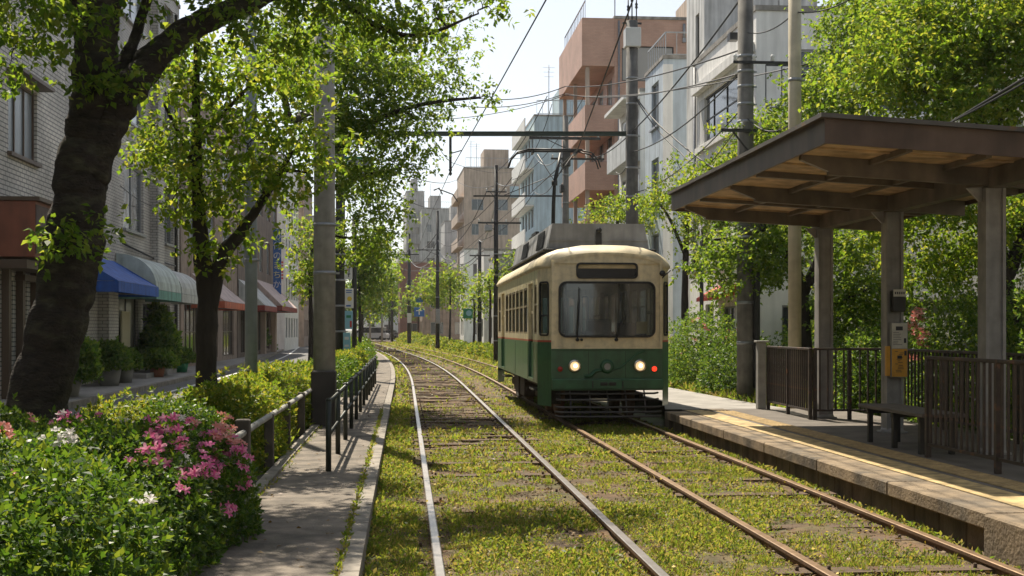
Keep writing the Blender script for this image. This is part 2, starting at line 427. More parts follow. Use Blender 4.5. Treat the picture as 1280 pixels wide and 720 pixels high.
slab(k, t0-.05, t1+.05, s0-.05, s1+.05, .002, .045); k.build('roof_sheet', M_rooft, sh)
k = MB(); slab(k, t0+.04, t1-.04, s0+.04, s1-.04, -.19, -.16); k.build('ceiling_lining', M_under, sh)
for s_ in (s0+1.15, s0+2.55, 16.0, 17.4, s1-.42):          # cross beams
    big = s_ in (16.0,) or abs(s_-(s0+1.15)) < .01 or abs(s_-(s1-.42)) < .01
    h = .19 if big else .07
    k = MB(); slab(k, t0+.42 if big else t0+.05, t1-.05, s_-.04, s_+.04, -.19-h, -.192)
    if big:                                                 # tapered free end
        k.prism([LT(t0+.42, s_-.04, zr(t0)-.192), LT(t0+.42, s_-.04, zr(t0)-.37), LT(t0+.12, s_-.04, zr(t0)-.25), LT(t0+.12, s_-.04, zr(t0)-.192)], (0, .08, 0))
    k.build('cross_beam', M_beam, sh)
for i in range(6):
    s_ = s0+.55+i*1.2; k = MB(); slab(k, t0+.05, t1-.05, s_-.02, s_+.02, -.21, -.191); k.build('batten', M_under, sh)
for t_ in (4.9, 5.7): k = MB(); k.box(t_-6.25-.03, t_-6.25+.03, s0-16+.1, s1-16-.1, zr(t_)-.25-.25, zr(t_)-.25-.195); k.build('purlin', M_beam, sh)
k = MB(); k.box(-.08, .08, s0-16+.05, s1-16-.05, zr(6.25)-.25-.40, zr(6.25)-.25-.195); k.build('main_beam', M_beam, sh)
for s_ in (13.2, 16.0, 18.7):                               # H section posts: web and flanges with a cast foot
    k = MB(); zt = zr(6.25)-.25-.40
    k.box(-.11, -.075, s_-16-.10, s_-16+.10, .02, zt); k.box(.075, .11, s_-16-.10, s_-16+.10, .02, zt); k.box(-.075, .075, s_-16-.075, s_-16+.075, .02, zt)
    p = k.build('post', M_post, sh)
    f = MB(); f.box(-.15, .15, s_-16-.15, s_-16+.15, -.002, .02); f.lathe((0, s_-16, 0), [(.15, .02), (.14, .05), (.12, .06)], 16); f.build('base_plate', M_post, p)
for s_ in (13.2, 16.0, 18.7):
    k = MB(); k.prism([(-.115, s_-16-.02, zr(6)-.25-.40), (-.115, s_-16-.02, zr(6)-.25-.55), (-.145, s_-16-.02, zr(6)-.25-.55), (-.28, s_-16-.02, zr(6)-.25-.41)], (0, .04, 0)); k.build('bracket', M_post, sh)
k = MB(); k.tube([(.16, -2.72, .0), (.16, -2.72, 2.85)], .028, 8); k.build('downpipe', M_galv, sh)
# notice boards on the middle post
pB = TF(6.25, 16.0)
M_paper = mat('notice_paper', (.62, .60, .54), .7, var=.15, vscale=12)
M_orange = mat('notice_orange', (.70, .36, .05), .6, var=.15, vscale=8)
M_ink = mat('notice_ink', (.04, .04, .05), .7)
n1 = thing('notice_board', 'tall white and orange timetable board fixed to the middle shelter post', 'notice board', TF(6.27, 15.84, .96), TH)
k = MB(); k.box(-.11, .11, -.03, .03, 0, .70, 0, .006); k.build('board', M_galv, n1)
k = MB(); k.box(-.10, .10, -.036, -.031, .37, .69); k.build('timetable_sheet', M_paper, n1)
k = MB(); k.box(-.10, .10, -.036, -.031, .01, .365); k.build('orange_sheet', M_orange, n1)
k = MB()
rr = random.Random(3)
k.box(-.05, .04, -.039, -.0365, .60, .65)
for i in range(8): z = .57-i*.022; k.box(-.085, -.085+rr.uniform(.06, .13), -.039, -.0365, z, z+.005)
k.box(.055, .085, -.039, -.0365, .44, .50)
for i in range(14): z = .33-i*.02; x = rr.uniform(-.085, 0); k.box(x, x+rr.uniform(.03, .08), -.039, -.0365, z, z+.006)
k.box(-.03, .03, -.039, -.0365, .24, .28); k.box(.06, .09, -.039, -.0365, .28, .34)
tag(k.build('lettering', M_ink, n1), kind='stuff')
k = MB(); k.box(-.165, -.115, -.02, .04, .02, .40, 0, .004); k.build('leaflet_holder', M_orange, n1)
n2 = thing('notice_sign', 'small dark box with white label on the middle shelter post above the timetable', 'sign', TF(6.27, 15.86, 1.80), TH)
k = MB(); k.box(-.085, .085, -.05, .04, 0, .27, 0, .008); k.build('box', M_dark, n2)
k = MB(); k.box(-.08, .08, -.058, -.052, .19, .28); k.build('white_label', M_paper, n2)
k = MB(); 
for i in range(5): k.box(-.065+i*.028, -.048+i*.028, -.0605, -.0585, .22, .25)
k.build('lettering', M_ink, n2)

# fences and bench on the platform
M_fence = mat('fence_brown', (.055, .042, .036), .5, metal=.2, var=.35, vscale=10, col2=(.16, .075, .04), c2scale=8, c2th=.62, c2soft=.06)
def bar_fence(label, a, b, h=1.05, z=.25, dx=.105, posts=None, cat='fence', grp='brown railings on the platform'):
    A = TF(*a); B = TF(*b); d = B-A; L = d.length; ang = math.atan2(d.y, d.x)
    f = thing('platform_fence', label, cat, (A.x, A.y, z), ang, grp)
    k = MB(); k.box(-.03, L+.03, -.025, .025, h-.035, h, 0, .006); k.build('top_rail', M_fence, f)
    k = MB(); k.box(0, L, -.018, .018, .12, .15); k.build('bottom_rail', M_fence, f)
    ps = posts or [0, L/2, L]
    for x in ps: k = MB(); k.box(x-.025, x+.025, -.026, .026, 0, h-.036); k.build('post', M_fence, f)
    xs = [x for x in np.arange(dx*.6, L-dx*.3, dx) if all(abs(x-p) > .04 for p in ps)][:95]
    pm = MB(); pm.box(-.011, .011, -.011, .011, .151, h-.036); pr = pm.build('bar', M_fence, f, loc=(xs[0], 0, 0))
    for x in xs[1:]:
        c = pr.copy(); C.objects.link(c); c.parent = f; c.location = (x, 0, 0)
    return f
bar_fence('short rusty brown railing at the far end of the platform', (5.98, 20.7), (5.93, 18.35))
bar_fence('brown railing joining the short far railing to the back of the platform', (5.99, 18.32), (7.02, 18.3), dx=.12)
bar_fence('long brown railing along the back of the platform behind the posts', (7.05, 18.25), (7.05, 12.2), dx=.12, posts=[0, 2.02, 4.03, 6.05])
bar_fence('near brown railing at the right edge of the view in front of the bench', (5.40, 12.85), (5.46, 8.6), dx=.118, posts=[0, 1.52, 3.0, 4.25])
gp = thing('gate_post', 'square grey post with a flat cap at the end of the short far railing', 'post', TF(5.90, 20.85, .25), TH)
k = MB(); k.box(-.07, .07, -.07, .07, 0, 1.1, 0, .008); k.build('shaft', M_polec, gp); k = MB(); k.box(-.10, .12, -.09, .09, 1.102, 1.135, 0, .008); k.build('cap', M_polec, gp)
M_bench = mat('bench_wood', (.13, .11, .09), .75, var=.4, vscale=8, bump=.4, bscale=30, stretch=(4, .4, 4))
be = thing('bench', 'weathered dark wooden bench without back beside the middle shelter post', 'bench', TF(5.62, 13.9, .25), TH)
k = MB()
for i in range(4): k.box(-.24+i*.122, -.13+i*.122, -.95, .95, .40, .44, 0, .006)
k.build('seat', M_bench, be)
for y in (-.75, .0, .75):
    k = MB(); k.box(-.20, .20, y-.03, y+.03, .34, .398); k.box(-.19, -.14, y-.03, y+.03, 0, .34); k.box(.14, .19, y-.03, y+.03, 0, .34); k.build('leg', M_dark, be)
# ---------------------------------------------------------------- tram
def paint_mat(name, zb, stripe):
    m = bpy.data.materials.new(name); m.use_nodes = True; MATS[name] = m
    nt = m.node_tree; N = nt.nodes; L = nt.links; p = N['Principled BSDF']; p.inputs['Roughness'].default_value = .33; p.inputs['Coat Weight'].default_value = .25; p.inputs['Coat Roughness'].default_value = .15
    tc = N.new('ShaderNodeTexCoord'); sp = N.new('ShaderNodeSeparateXYZ'); L.new(tc.outputs['Object'], sp.inputs[0])
    r = N.new('ShaderNodeValToRGB'); r.color_ramp.interpolation = 'CONSTANT'; e = r.color_ramp.elements
    green = (.030, .125, .055, 1); cream = (.76, .65, .42, 1); red = (.55, .06, .03, 1)
    d = N.new('ShaderNodeMath'); d.operation = 'DIVIDE'; d.inputs[1].default_value = 4; L.new(sp.outputs[2], d.inputs[0]); L.new(d.outputs[0], r.inputs[0])
    e[0].position = 0; e[0].color = green; e[1].position = zb/4; e[1].color = red if stripe else cream
    if stripe: x = e.new((zb+.045)/4); x.color = cream
    def ns(scale, lo, hi, a, b, stretch):
        mp = N.new('ShaderNodeMapping'); mp.inputs['Scale'].default_value = stretch; L.new(tc.outputs['Object'], mp.inputs[0])
        n = N.new('ShaderNodeTexNoise'); n.inputs['Scale'].default_value = scale; n.inputs['Detail'].default_value = 8; L.new(mp.outputs[0], n.inputs[0])
        mr = N.new('ShaderNodeMapRange'); mr.inputs[1].default_value = a; mr.inputs[2].default_value = b; mr.inputs[3].default_value = lo; mr.inputs[4].default_value = hi; L.new(n.outputs[0], mr.inputs[0]); return mr.outputs[0], n
    cur = r.outputs[0]
    for (sc, lo, hi, a, b, st) in ((2.0, .80, 1.05, .35, .6, (3, 3, .35)), (9, .8, 1.05, .3, .55, (1, 1, 1))):
        v, n = ns(sc, lo, hi, a, b, st); mx = N.new('ShaderNodeMixRGB'); mx.blend_type = 'MULTIPLY'; mx.inputs[0].default_value = 1; L.new(cur, mx.inputs[1]); L.new(v, mx.inputs[2]); cur = mx.outputs[0]
    L.new(cur, p.inputs['Base Color'])
    v, n = ns(1.1, 0, 1, 0, 1, (1, 1, 1)); b = N.new('ShaderNodeBump'); b.inputs['Strength'].default_value = .25; b.inputs['Distance'].default_value = .03; L.new(n.outputs[0], b.inputs['Height']); L.new(b.outputs[0], p.inputs['Normal'])
    return m
M_tf = paint_mat('tram_front_paint', 1.235, False); M_ts = paint_mat('tram_side_paint', 1.345, True)
M_gask = mat('rubber_gasket', (.015, .015, .015), .5)
M_glass = glass_mat('tram_glass', (.03, .04, .045), .03, .5)
_nt = M_glass.node_tree; _g = _nt.nodes.new('ShaderNodeBsdfGlossy'); _g.inputs['Roughness'].default_value = .03; _g.inputs['Color'].default_value = (.8, .88, .95, 1)
_m = _nt.nodes.new('ShaderNodeMixShader'); _m.inputs[0].default_value = .06; _o = _nt.nodes['Material Output']; _nt.links.new(_o.inputs[0].links[0].from_socket, _m.inputs[1]); _nt.links.new(_g.outputs[0], _m.inputs[2]); _nt.links.new(_m.outputs[0], _o.inputs[0])
M_tframe = mat('window_frame_bronze', (.30, .24, .15), .45, metal=.4)
M_roofp = mat('tram_roof_cream', (.66, .56, .36), .5, var=.25, vscale=3, streak=.2)
M_ac = mat('ac_grey', (.33, .33, .33), .55, var=.3, vscale=3, streak=.4, bump=.1, bscale=30)
M_under2 = mat('underframe_dirt', (.045, .035, .028), .85, var=.5, vscale=6)
M_green = mat('tram_green', (.030, .125, .055), .4, var=.35, vscale=5, streak=.3)
M_gdark = mat('dark_display', (.02, .02, .02), .25)

def wall_face(mb, O, U, V, w, h, ops, depth=.1, mi=0):
    O = Vector(O); U = Vector(U); V = Vector(V); N_ = U.cross(V)
    us = sorted({0.0, float(w)}|{o[0] for o in ops}|{o[2] for o in ops}); vs = sorted({0.0, float(h)}|{o[1] for o in ops}|{o[3] for o in ops})
    P = lambda u, v, d=0: O+U*u+V*v-N_*d
    for i in range(len(us)-1):
        for j in range(len(vs)-1):
            cu = (us[i]+us[i+1])/2; cv = (vs[j]+vs[j+1])/2
            if any(o[0] < cu < o[2] and o[1] < cv < o[3] for o in ops): continue
            mb.quad(P(us[i], vs[j]), P(us[i+1], vs[j]), P(us[i+1], vs[j+1]), P(us[i], vs[j+1]), mi)
    for (a, b, c, d) in ops:
        mb.quad(P(a, b), P(a, b, depth), P(c, b, depth), P(c, b), mi); mb.quad(P(a, d), P(c, d), P(c, d, depth), P(a, d, depth), mi)
        mb.quad(P(a, b), P(a, d), P(a, d, depth), P(a, b, depth), mi); mb.quad(P(c, b), P(c, b, depth), P(c, d, depth), P(c, d), mi)

TR = TF(3.34, 21.0)
tram = thing('tram', 'green and cream single car tram with lit round headlights and roof pantograph', 'tram', (TR.x, TR.y, 0), TH)
LN = 10.0; HW = 1.115; FW = .93; CH = .42; ZB, ZS, ZT = .50, .66, 2.60
bd = MB()
# front: local face with u = x + FW, v = z - ZB
def fop(x0, x1, z0, z1): return (x0+FW, z0-.56, x1+FW, z1-.56)
front_ops = [fop(-.775, .775, 1.47, 2.33), fop(-.49, .49, 2.435, 2.65)]
wall_face(bd, (-FW, 0, .56), (1, 0, 0), (0, 0, 1), 2*FW, 2.72-.56, front_ops, .06, 0)
wall_face(bd, (FW, LN, .56), (-1, 0, 0), (0, 0, 1), 2*FW, 2.72-.56, [(FW-.775, .91, FW+.775, 1.77)], .06, 0)
cl = math.hypot(HW-FW, CH)
for sx in (-1, 1):
    for sy in (0, 1):
        y0 = 0 if sy == 0 else LN; yd = 1 if sy == 0 else -1
        A = Vector((sx*FW, y0, .30)); B = Vector((sx*HW, y0+yd*CH, .30)); U = (B-A).normalized()
        n = U.cross(Vector((0, 0, 1)))
        if n.x*sx < 0: A, U = B, -U
        wall_face(bd, A, U, (0, 0, 1), cl, ZT-.30, [(.09, 1.50-.30, cl-.10, 2.33-.30)], .05, 1)
side_ops_y = [(.56, .98, 1.49, 2.33), (1.20, 2.02, .72, 2.38)]
for i in range(6): side_ops_y.append((2.22+i*.86, 2.22+i*.86+.74, 1.49, 2.33))
side_ops_y += [(7.55, 8.45, .72, 2.38), (8.70, 9.40, 1.49, 2.33)]
ll = LN-2*CH
wall_face(bd, (-HW, LN-CH, ZS), (0, -1, 0), (0, 0, 1), ll, ZT-ZS, [(LN-CH-b, c-ZS, LN-CH-a, d-ZS) for a, b, c, d in side_ops_y], .05, 1)
wall_face(bd, (HW, CH, ZS), (0, 1, 0), (0, 0, 1), ll, ZT-ZS, [(a-CH, c-ZS, b-CH, d-ZS) for a, b, c, d in side_ops_y], .05, 1)
bd.build('body', [M_tf, M_ts], tram, fix=False)
# roof loft
def plan(inset, yoff):
    hw = HW-inset; fw = FW-inset*.9; f = yoff; c = CH
    return [(-fw, f), (fw, f), (hw, f+c), (hw, LN-f-c), (fw, LN-f), (-fw, LN-f), (-hw, LN-f-c), (-hw, f+c)]
rf = MB(); lev = [(.002, .012, ZT-.02), (-.035, .012, ZT), (-.035, .012, ZT+.04), (.0, .015, ZT+.10), (.06, .02, ZT+.17), (.16, .045, ZT+.235), (.34, .12, ZT+.29), (.60, .30, ZT+.325), (1.0, .5, ZT+.34)]
vs = []; fs = []
for ins, yo, z in lev:
    for (x, y) in plan(ins, yo):
        crown = .06*(1-(x/HW)**2) if z > ZT+.05 and (y < .6 or y > LN-.6) else 0
        vs.append((x, y, z+crown))
for i in range(len(lev)-1):
    for k_ in range(8): k2 = (k_+1) % 8; fs.append((i*8+k_, i*8+k2, i*8+8+k2, i*8+8+k_))
fs.append(tuple((len(lev)-1)*8+k_ for k_ in range(8))); rf.add(vs, fs, 0, True); rf.build('roof', M_roofp, tram)
# raised border round the front panel
k = MB(); arch = [(x*FW, -.018, 2.70+.145*(1-abs(x)**2.6)) for x in [i/10 for i in range(-10, 11)]]
k.prism([(FW, -.018, 2.66), (-FW, -.018, 2.66)]+arch, (0, .05, 0)); k.build('front_panel', M_tf, tram)
k = MB(); oo = [(FW*.99, -.03, 1.24), (-FW*.99, -.03, 1.24)]+[(p[0]*.99, -.03, p[2]-.01) for p in arch]; cz = 2.0
ii = [(p[0]*.955, -.03, cz+(p[2]-cz)*.955) for p in oo]; k.ring(oo, ii, (0, .028, 0)); k.build('front_border', M_tf, tram)
k = MB(); k.ring(rrect(1.62, .93, .13, 6, -.028, 0, 1.90), rrect(1.55, .86, .10, 6, -.028, 0, 1.90), (0, .05, 0)); ws = k.build('windscreen', M_gask, tram)
k = MB(); k.quad((-.775, .03, 1.47), (.775, .03, 1.47), (.775, .03, 2.33), (-.775, .03, 2.33)); k.build('pane', M_glass, ws)
k = MB(); k.ring(rrect(1.03, .265, .07, 6, -.024, 0, 2.543), rrect(.97, .205, .05, 6, -.024, 0, 2.543), (0, .045, 0)); ds = k.build('destination_sign', M_gask, tram)
k = MB(); k.quad((-.5, .02, 2.43), (.5, .02, 2.43), (.5, .02, 2.66), (-.5, .02, 2.66)); k.build('display_panel', M_gdark, ds)
k = MB(); k.box(-FW+.01, FW-.01, -.012, -.001, 1.222, 1.243, 0, .003); k.build('belt_moulding', M_green, tram)
for x in (-.31, .31): k = MB(); k.box(x-.003, x+.003, -.0035, -.001, .76, 1.21); k.build('panel_seam', M_gdark, tram)
for sx in (-1, 1):
    for y in (.50, 1.14, 2.12, 4.75, 7.48, 8.55): k = MB(); k.box(min(sx*HW, sx*(HW+.004)), max(sx*HW, sx*(HW+.004)), y-.006, y+.006, .68, 1.33); k.build('panel_seam', M_gdark, tram)
# rear window
k = MB(); k.ring(rrect(1.62, .93, .13, 6, LN+.004, 0, 1.90), rrect(1.55, .86, .10, 6, LN+.004, 0, 1.90), (0, .02, 0)); w = k.build('rear_window', M_gask, tram)
k = MB(); k.quad((-.775, LN-.03, 1.47), (.775, LN-.03, 1.47), (.775, LN-.03, 2.33), (-.775, LN-.03, 2.33)); k.build('pane', M_glass, w)
# wipers
for x, tx in ((-.50, -.47), (.15, .30)):
    k = MB(); k.tube([(x, -.03, 1.40), (x+(tx-x)*.3, -.05, 1.62), (tx, -.055, 2.02 if x < 0 else 1.78)], .009, 6); k.lathe((x, -.03, 1.40), [(.0, -.03), (.03, -.03), (.03, .02), (0, .02)], 10, 0, 'Y'); k.obox((tx-.01, -.045, 1.62), (tx+.01, -.045, 2.25 if x < 0 else 1.9), .008, .012); k.build('wiper', M_gask, tram)
k = MB(); k.lathe((-.43, -.03, 1.40), [(.0, -.03), (.022, -.03), (.022, .02), (0, .02)], 10, 0, 'Y'); k.build('wiper_pivot', M_gask, tram)
# lamps
M_lamp = emit_mat('headlight_glow', (1.0, .70, .36), .55); M_bulb = emit_mat('bulb_glow', (1.0, .85, .55), 3.0); M_tail = emit_mat('tail_lamp_glow', (1.0, .05, .02), .9); M_tailoff = mat('tail_lamp_unlit', (.45, .03, .02), .3)
M_chrome = mat('chrome', (.55, .52, .45), .2, metal=1)
for x in (-.545, .545):
    k = MB(); k.lathe((x, 0, .965), [(.075, -.05), (.098, -.055), (.112, -.03), (.115, .01)], 24, 0, 'Y'); h = k.build('headlight', M_chrome, tram)
    k = MB(); k.lathe((x, 0, .965), [(.0, -.052), (.03, -.05), (.06, -.044), (.078, -.036)], 24, 0, 'Y'); k.build('lens', M_lamp, h); k = MB(); k.lathe((x+.01, 0, .97), [(.0, -.066), (.02, -.062), (.032, -.052)], 16, 0, 'Y'); k.build('bulb', M_bulb, h)
for x in (-.785, .79):
    k = MB(); k.lathe((x, 0, .915), [(.0, -.045), (.03, -.04), (.046, -.02)], 16, 0, 'Y'); tl_ = k.build('tail_lamp', M_tail if x > 0 else M_tailoff, tram)
    k = MB(); k.lathe((x, 0, .915), [(.044, -.025), (.056, -.03), (.06, .01)], 16, 0, 'Y'); k.build('bezel', M_green, tl_)
k = MB(); k.lathe((0, 0, .955), [(.055, -.05), (.075, -.06), (.115, -.03), (.12, .01)], 24, 0, 'Y'); h = k.build('centre_lamp', M_green, tram)
k = MB(); k.lathe((0, 0, .955), [(.0, -.045), (.055, -.045)], 20, 0, 'Y'); k.build('lens', M_galv, h)
k = MB(); k.tube([(.10, -.04, .90), (.22, -.045, .93), (.33, -.04, 1.03), (.52, -.035, 1.17), (.64, -.02, 1.21)], .011, 6); k.tube([(-.10, -.04, .90), (-.2, -.05, .88), (-.28, -.05, .80), (-.38, -.04, .79)], .03, 8); k.build('cable', M_green, tram)
# ledge, coupler, lifeguard bars
k = MB(); k.box(-.925, .925, -.13, -.003, .585, .75, 0, .012); b_ = k.build('bumper', M_green, tram)
k = MB(); k.box(-.13, -.015, -.145, -.131, .645, .70, 0, .004); k.box(.015, .13, -.145, -.131, .645, .70, 0, .004); k.box(-.13, .13, -.15, -.132, .668, .678); k.build('coupler_pocket', M_gask, b_)
for x in (-.26, .24): k = MB(); k.box(x-.008, x+.008, -.15, -.132, .60, .72); k.build('bracket', M_dark, b_)
k = MB()
for z, w_, y in ((.52, .90, -.07), (.42, .90, -.10), (.30, .93, -.14), (.22, .93, -.17), (.15, .93, -.20)):
    k.tube([(-w_+.05, y+.06, z), (-w_+.12, y, z-.008), (0, y, z-.015), (w_-.12, y, z-.008), (w_-.05, y+.06, z)], .017, 8)
for x in (-.62, -.3, .0, .3, .62): k.tube([(x, .02, .56), (x, -.09, .42), (x, -.18, .16)], .013, 6)
k.build('lifeguard', mat('lifeguard_steel', (.11, .10, .095), .5, metal=.5, var=.3), tram)
# doors and side windows
def side_window(sx, a, b, c, d, name='window'):
    x = sx*(HW-.02); k = MB()
    def fr(y0, y1, z0, z1): k.box(min(x, x+sx*.015), max(x, x+sx*.015), y0, y1, z0, z1)
    fr(a, b, c, c+.035); fr(a, b, d-.035, d); fr(a, a+.035, c+.035, d-.035); fr(b-.035, b, c+.035, d-.035); zm = c+(d-c)*.60; fr(a+.035, b-.035, zm-.018, zm+.018)
    w = k.build(name, M_tframe, tram); k = MB(); x2 = sx*(HW-.03); k.quad((x2, a, c), (x2, b, c), (x2, b, d), (x2, a, d)); k.build('pane', M_glass, w)
for sx in (-1, 1):
    for (a, b, c, d) in side_ops_y:
        if c > 1: side_window(sx, a, b, c, d)
        else:
            x = sx*(HW-.045); k = MB(); m_ = (a+b)/2
            for (p0, p1) in ((a, m_-.006), (m_+.006, b)):
                z0, z1 = c, d
                for (y0, y1, u0, u1) in ((p0, p1, z0, 1.34), (p0, p0+.06, 1.34, z1), (p1-.06, p1, 1.34, z1), (p0+.06, p1-.06, z1-.08, z1), (p0+.06, p1-.06, 1.85, 1.90)):
                    k.box(min(x, x-sx*.03), max(x, x-sx*.03), y0, y1, u0, u1)
            dr = k.build('door', M_ts, tram); k = MB(); x2 = sx*(HW-.06); k.quad((x2, a, 1.34), (x2, b, 1.34), (x2, b, d), (x2, a, d)); k.build('pane', M_glass, dr)
    for sy in (0, 1):                                       # corner windows
        y0 = 0 if sy == 0 else LN; yd = 1 if sy == 0 else -1
        A = Vector((sx*FW, y0, 0)); U = Vector((sx*(HW-FW), yd*CH, 0)).normalized(); n = U.cross(Vector((0, 0, 1)))
        if n.x*sx < 0: n = -n
        def Q(u, z, o): p = A+U*u+n*o; return (p.x, p.y, z)
        k = MB(); loop = lambda w_, h_, r_, o: [Q(p[0]+cl/2, p[2]+1.915, o) for p in rrect(w_, h_, r_, 5)]
        k.ring(loop(cl-.14, .91, .07, .014), loop(cl-.20, .85, .05, .014), tuple(-n*.03)); k.obox(Q(.1, 1.80, .0), Q(cl-.1, 1.80, .0), .02, .03)
        w = k.build('window', M_gask, tram); k = MB(); k.quad(Q(.09, 1.5, -.02), Q(cl-.1, 1.5, -.02), Q(cl-.1, 2.33, -.02), Q(.09, 2.33, -.02)); k.build('pane', M_glass, w)
# floor, interior
M_int = mat('interior_cream', (.55, .5, .4), .6); M_seat = mat('seat_green', (.03, .10, .07), .8)
k = MB(); k.box(-HW+.03, HW-.03, .46, LN-.46, .68, .72); k.build('floor', M_under2, tram)
k = MB(); k.box(-HW+.06, HW-.06, .3, LN-.3, 2.52, 2.55); k.build('ceiling', M_int, tram)
for sx in (-1, 1):
    k = MB(); k.box(min(sx*.62, sx*1.04), max(sx*.62, sx*1.04), 2.3, 7.3, .95, 1.12, 0, .02); k.box(min(sx*.97, sx*1.05), max(sx*.97, sx*1.05), 2.3, 7.3, 1.12, 1.46, 0, .02); k.build('bench_seat', M_seat, tram)
k = MB(); k.box(-.85, .85, .12, .38, .72, 1.42, 0, .02); k.box(-.35, -.2, .14, .3, 1.42, 1.55); k.build('console', M_gdark, tram)
k = MB(); k.box(.2, .7, .20, .24, 1.43, 1.68); k.build('route_board', M_gdark, tram)
k = MB(); k.box(.50, .68, .045, .05, 1.50, 1.70); k.build('notice', mat('notice_yellow', (.62, .50, .16), .6), tram)
k = MB(); k.box(-.2, .25, .7, 1.1, .72, 1.25, 0, .03); k.box(-.2, .25, 1.05, 1.12, 1.2, 1.75, 0, .03); k.build('driver_seat', M_seat, tram)
for x in (-.55, .55):
    for y in (1.1, 2.1, 7.5): k = MB(); k.tube([(x, y, .72), (x, y, 2.52)], .016, 8); k.build('grab_pole', M_chrome, tram)
# bogies, wheels and boxes under the floor
for yc in (2.35, 7.65):
    k = MB()
    for sx in (-1, 1): k.box(sx*.80-.05, sx*.80+.05, yc-1.1, yc+1.1, .30, .46, 0, .02); k.box(sx*.80-.07, sx*.80+.07, yc-.25, yc+.25, .22, .55, 0, .02); 
    k.box(-.8, .8, yc-.15, yc+.15, .3, .45); bg = k.build('bogie', M_under2, tram)
    for y in (yc-.75, yc+.75):
        for sx in (-1, 1): k = MB(); k.lathe((sx*.62, y, .345), [(0, -.06), (.30, -.06), (.33, -.02), (.33, .05), (.36, .055), (.36, .07), (0, .07)], 24, 0, 'X'); k.build('wheel', M_railrust, bg)
for (x0, x1, y0, y1, z0) in ((-1.02, -.55, 3.9, 4.7, .26), (-1.04, -.6, 4.85, 5.5, .2), (-1.0, -.5, 5.65, 6.2, .28), (.5, 1.0, 4, 6, .25), (-1.0, -.7, .55, .95, .3), (-.4, .4, 3.9, 6.1, .3)):
    k = MB(); k.box(x0, x1, y0, y1, z0, .63, 0, .015); k.build('equipment_box', M_under2, tram)
k = MB(); k.box(-.95, .95, .1, LN-.1, .56, .66); k.build('underframe', M_under2, tram)
for ya, yb2 in ((1.22, 2.0), (7.58, 8.42)): k = MB(); k.box(-1.10, -.92, ya, yb2, .50, .53); k.build('door_step', M_dark, tram)
# roof box
k = MB(); y0, y1 = .95, 8.2
def ring8(y, wb, wt, zb, zt): return [(-wb, y, zb), (wb, y, zb), (wb, y, zb+.10), (wt, y, zt), (-wt, y, zt), (-wb, y, zb+.10)]
a = ring8(y0, .88, .80, 2.90, 3.40); b = ring8(y1, .88, .80, 2.90, 3.40); k.add(a+b, [(0, 1, 2, 3, 4, 5), (6, 7, 8, 9, 10, 11)]+[(i, (i+1) % 6, 6+(i+1) % 6, 6+i) for i in range(6)])
k.box(-.86, .86, .93, .948, 3.10, 3.125)
rb = k.build('roof_unit', M_ac, tram)
k = MB(); k.tube([(.0, .93, 3.28), (.0, .85, 3.28)], .045, 12); k.box(-.05, .05, .90, .947, 2.98, 3.24); k.build('roof_lamp', M_dark, rb)
k = MB()
for i in range(16): k.obox((-.895, 1.75+i*.07, 3.03), (-.845, 1.75+i*.07, 3.33), .03, .02, up=(1, 0, 0))
for i in range(16): k.obox((-.895, 4.75+i*.07, 3.03), (-.845, 4.75+i*.07, 3.33), .03, .02, up=(1, 0, 0))
k.build('louvre', M_dark, rb)
k = MB(); k.box(-.98, .98, .8, 8.35, 2.92, 2.955, 0, .01); k.build('roof_walkboard', M_dark, tram)
for x in (-.93, .9):
    k = MB(); k.tube([(x, -.0, 2.40), (x*1.08, -.06, 2.48), (x*1.16, -.10, 2.55)], .012, 6); k.lathe((x*1.02, -.06, 2.50), [(0, -.01), (.05, -.01), (.05, .01), (0, .01)], 10, 0, 'Y')
    if x > 0: k.build('mirror', M_dark, tram)
# pantograph
pg = MB(); yb = 5.2; xp = -.30
pg.box(xp-.45, xp+.45, yb-.5, yb+.5, 3.42, 3.47); pg.box(xp-.40, xp-.33, yb-.45, yb+.45, 3.47, 3.55); pg.box(xp+.33, xp+.40, yb-.45, yb+.45, 3.47, 3.55)
pan = pg.build('pantograph', M_dark, tram)
k = MB(); k.tube([(xp+.05, yb+.4, 3.55), (xp+.02, yb+.05, 4.15), (xp, yb-.3, 4.55)], [.045, .04, .035], 8); k.lathe((xp, yb-.3, 4.55), [(0, -.05), (.06, -.05), (.06, .05), (0, .05)], 10); k.build('lower_arm', M_dark, pan)
k = MB(); k.tube([(xp, yb-.3, 4.55), (xp+.12, yb, 5.0), (xp+.18, yb+.2, 5.22)], [.04, .032, .028], 8); k.tube([(xp-.3, yb+.2, 5.2), (xp, yb-.25, 4.6), (xp+.45, yb+.2, 5.2)], .012, 6); k.build('upper_arm', M_dark, pan)
k = MB()
for dy in (-.14, .14):
    k.tube([(xp-.52, yb+.2+dy, 5.28), (xp+.62, yb+.2+dy, 5.28)], .022, 8)
    k.tube([(xp-.52, yb+.2+dy, 5.27), (xp-.72, yb+.2+dy, 5.22), (xp-.85, yb+.2+dy, 5.08), (xp-.90, yb+.2+dy, 4.92)], .018, 6)
    k.tube([(xp+.62, yb+.2+dy, 5.27), (xp+.82, yb+.2+dy, 5.22), (xp+.95, yb+.2+dy, 5.08), (xp+1.0, yb+.2+dy, 4.92)], .014, 6)
for x in (-.4, .5): k.box(xp+x-.02, xp+x+.02, yb+.04, yb+.36, 5.20, 5.26)
k.build('pan_head', M_dark, pan)
k = MB()
for (x, y) in ((-.35, -.4), (.35, -.4), (-.35, .4), (.35, .4)): k.lathe((xp+x, yb+y, 3.40), [(.04, 0), (.06, .02), (.04, .035), (.06, .05), (.04, .07)], 10)
k.build('insulator', M_porc, pan)
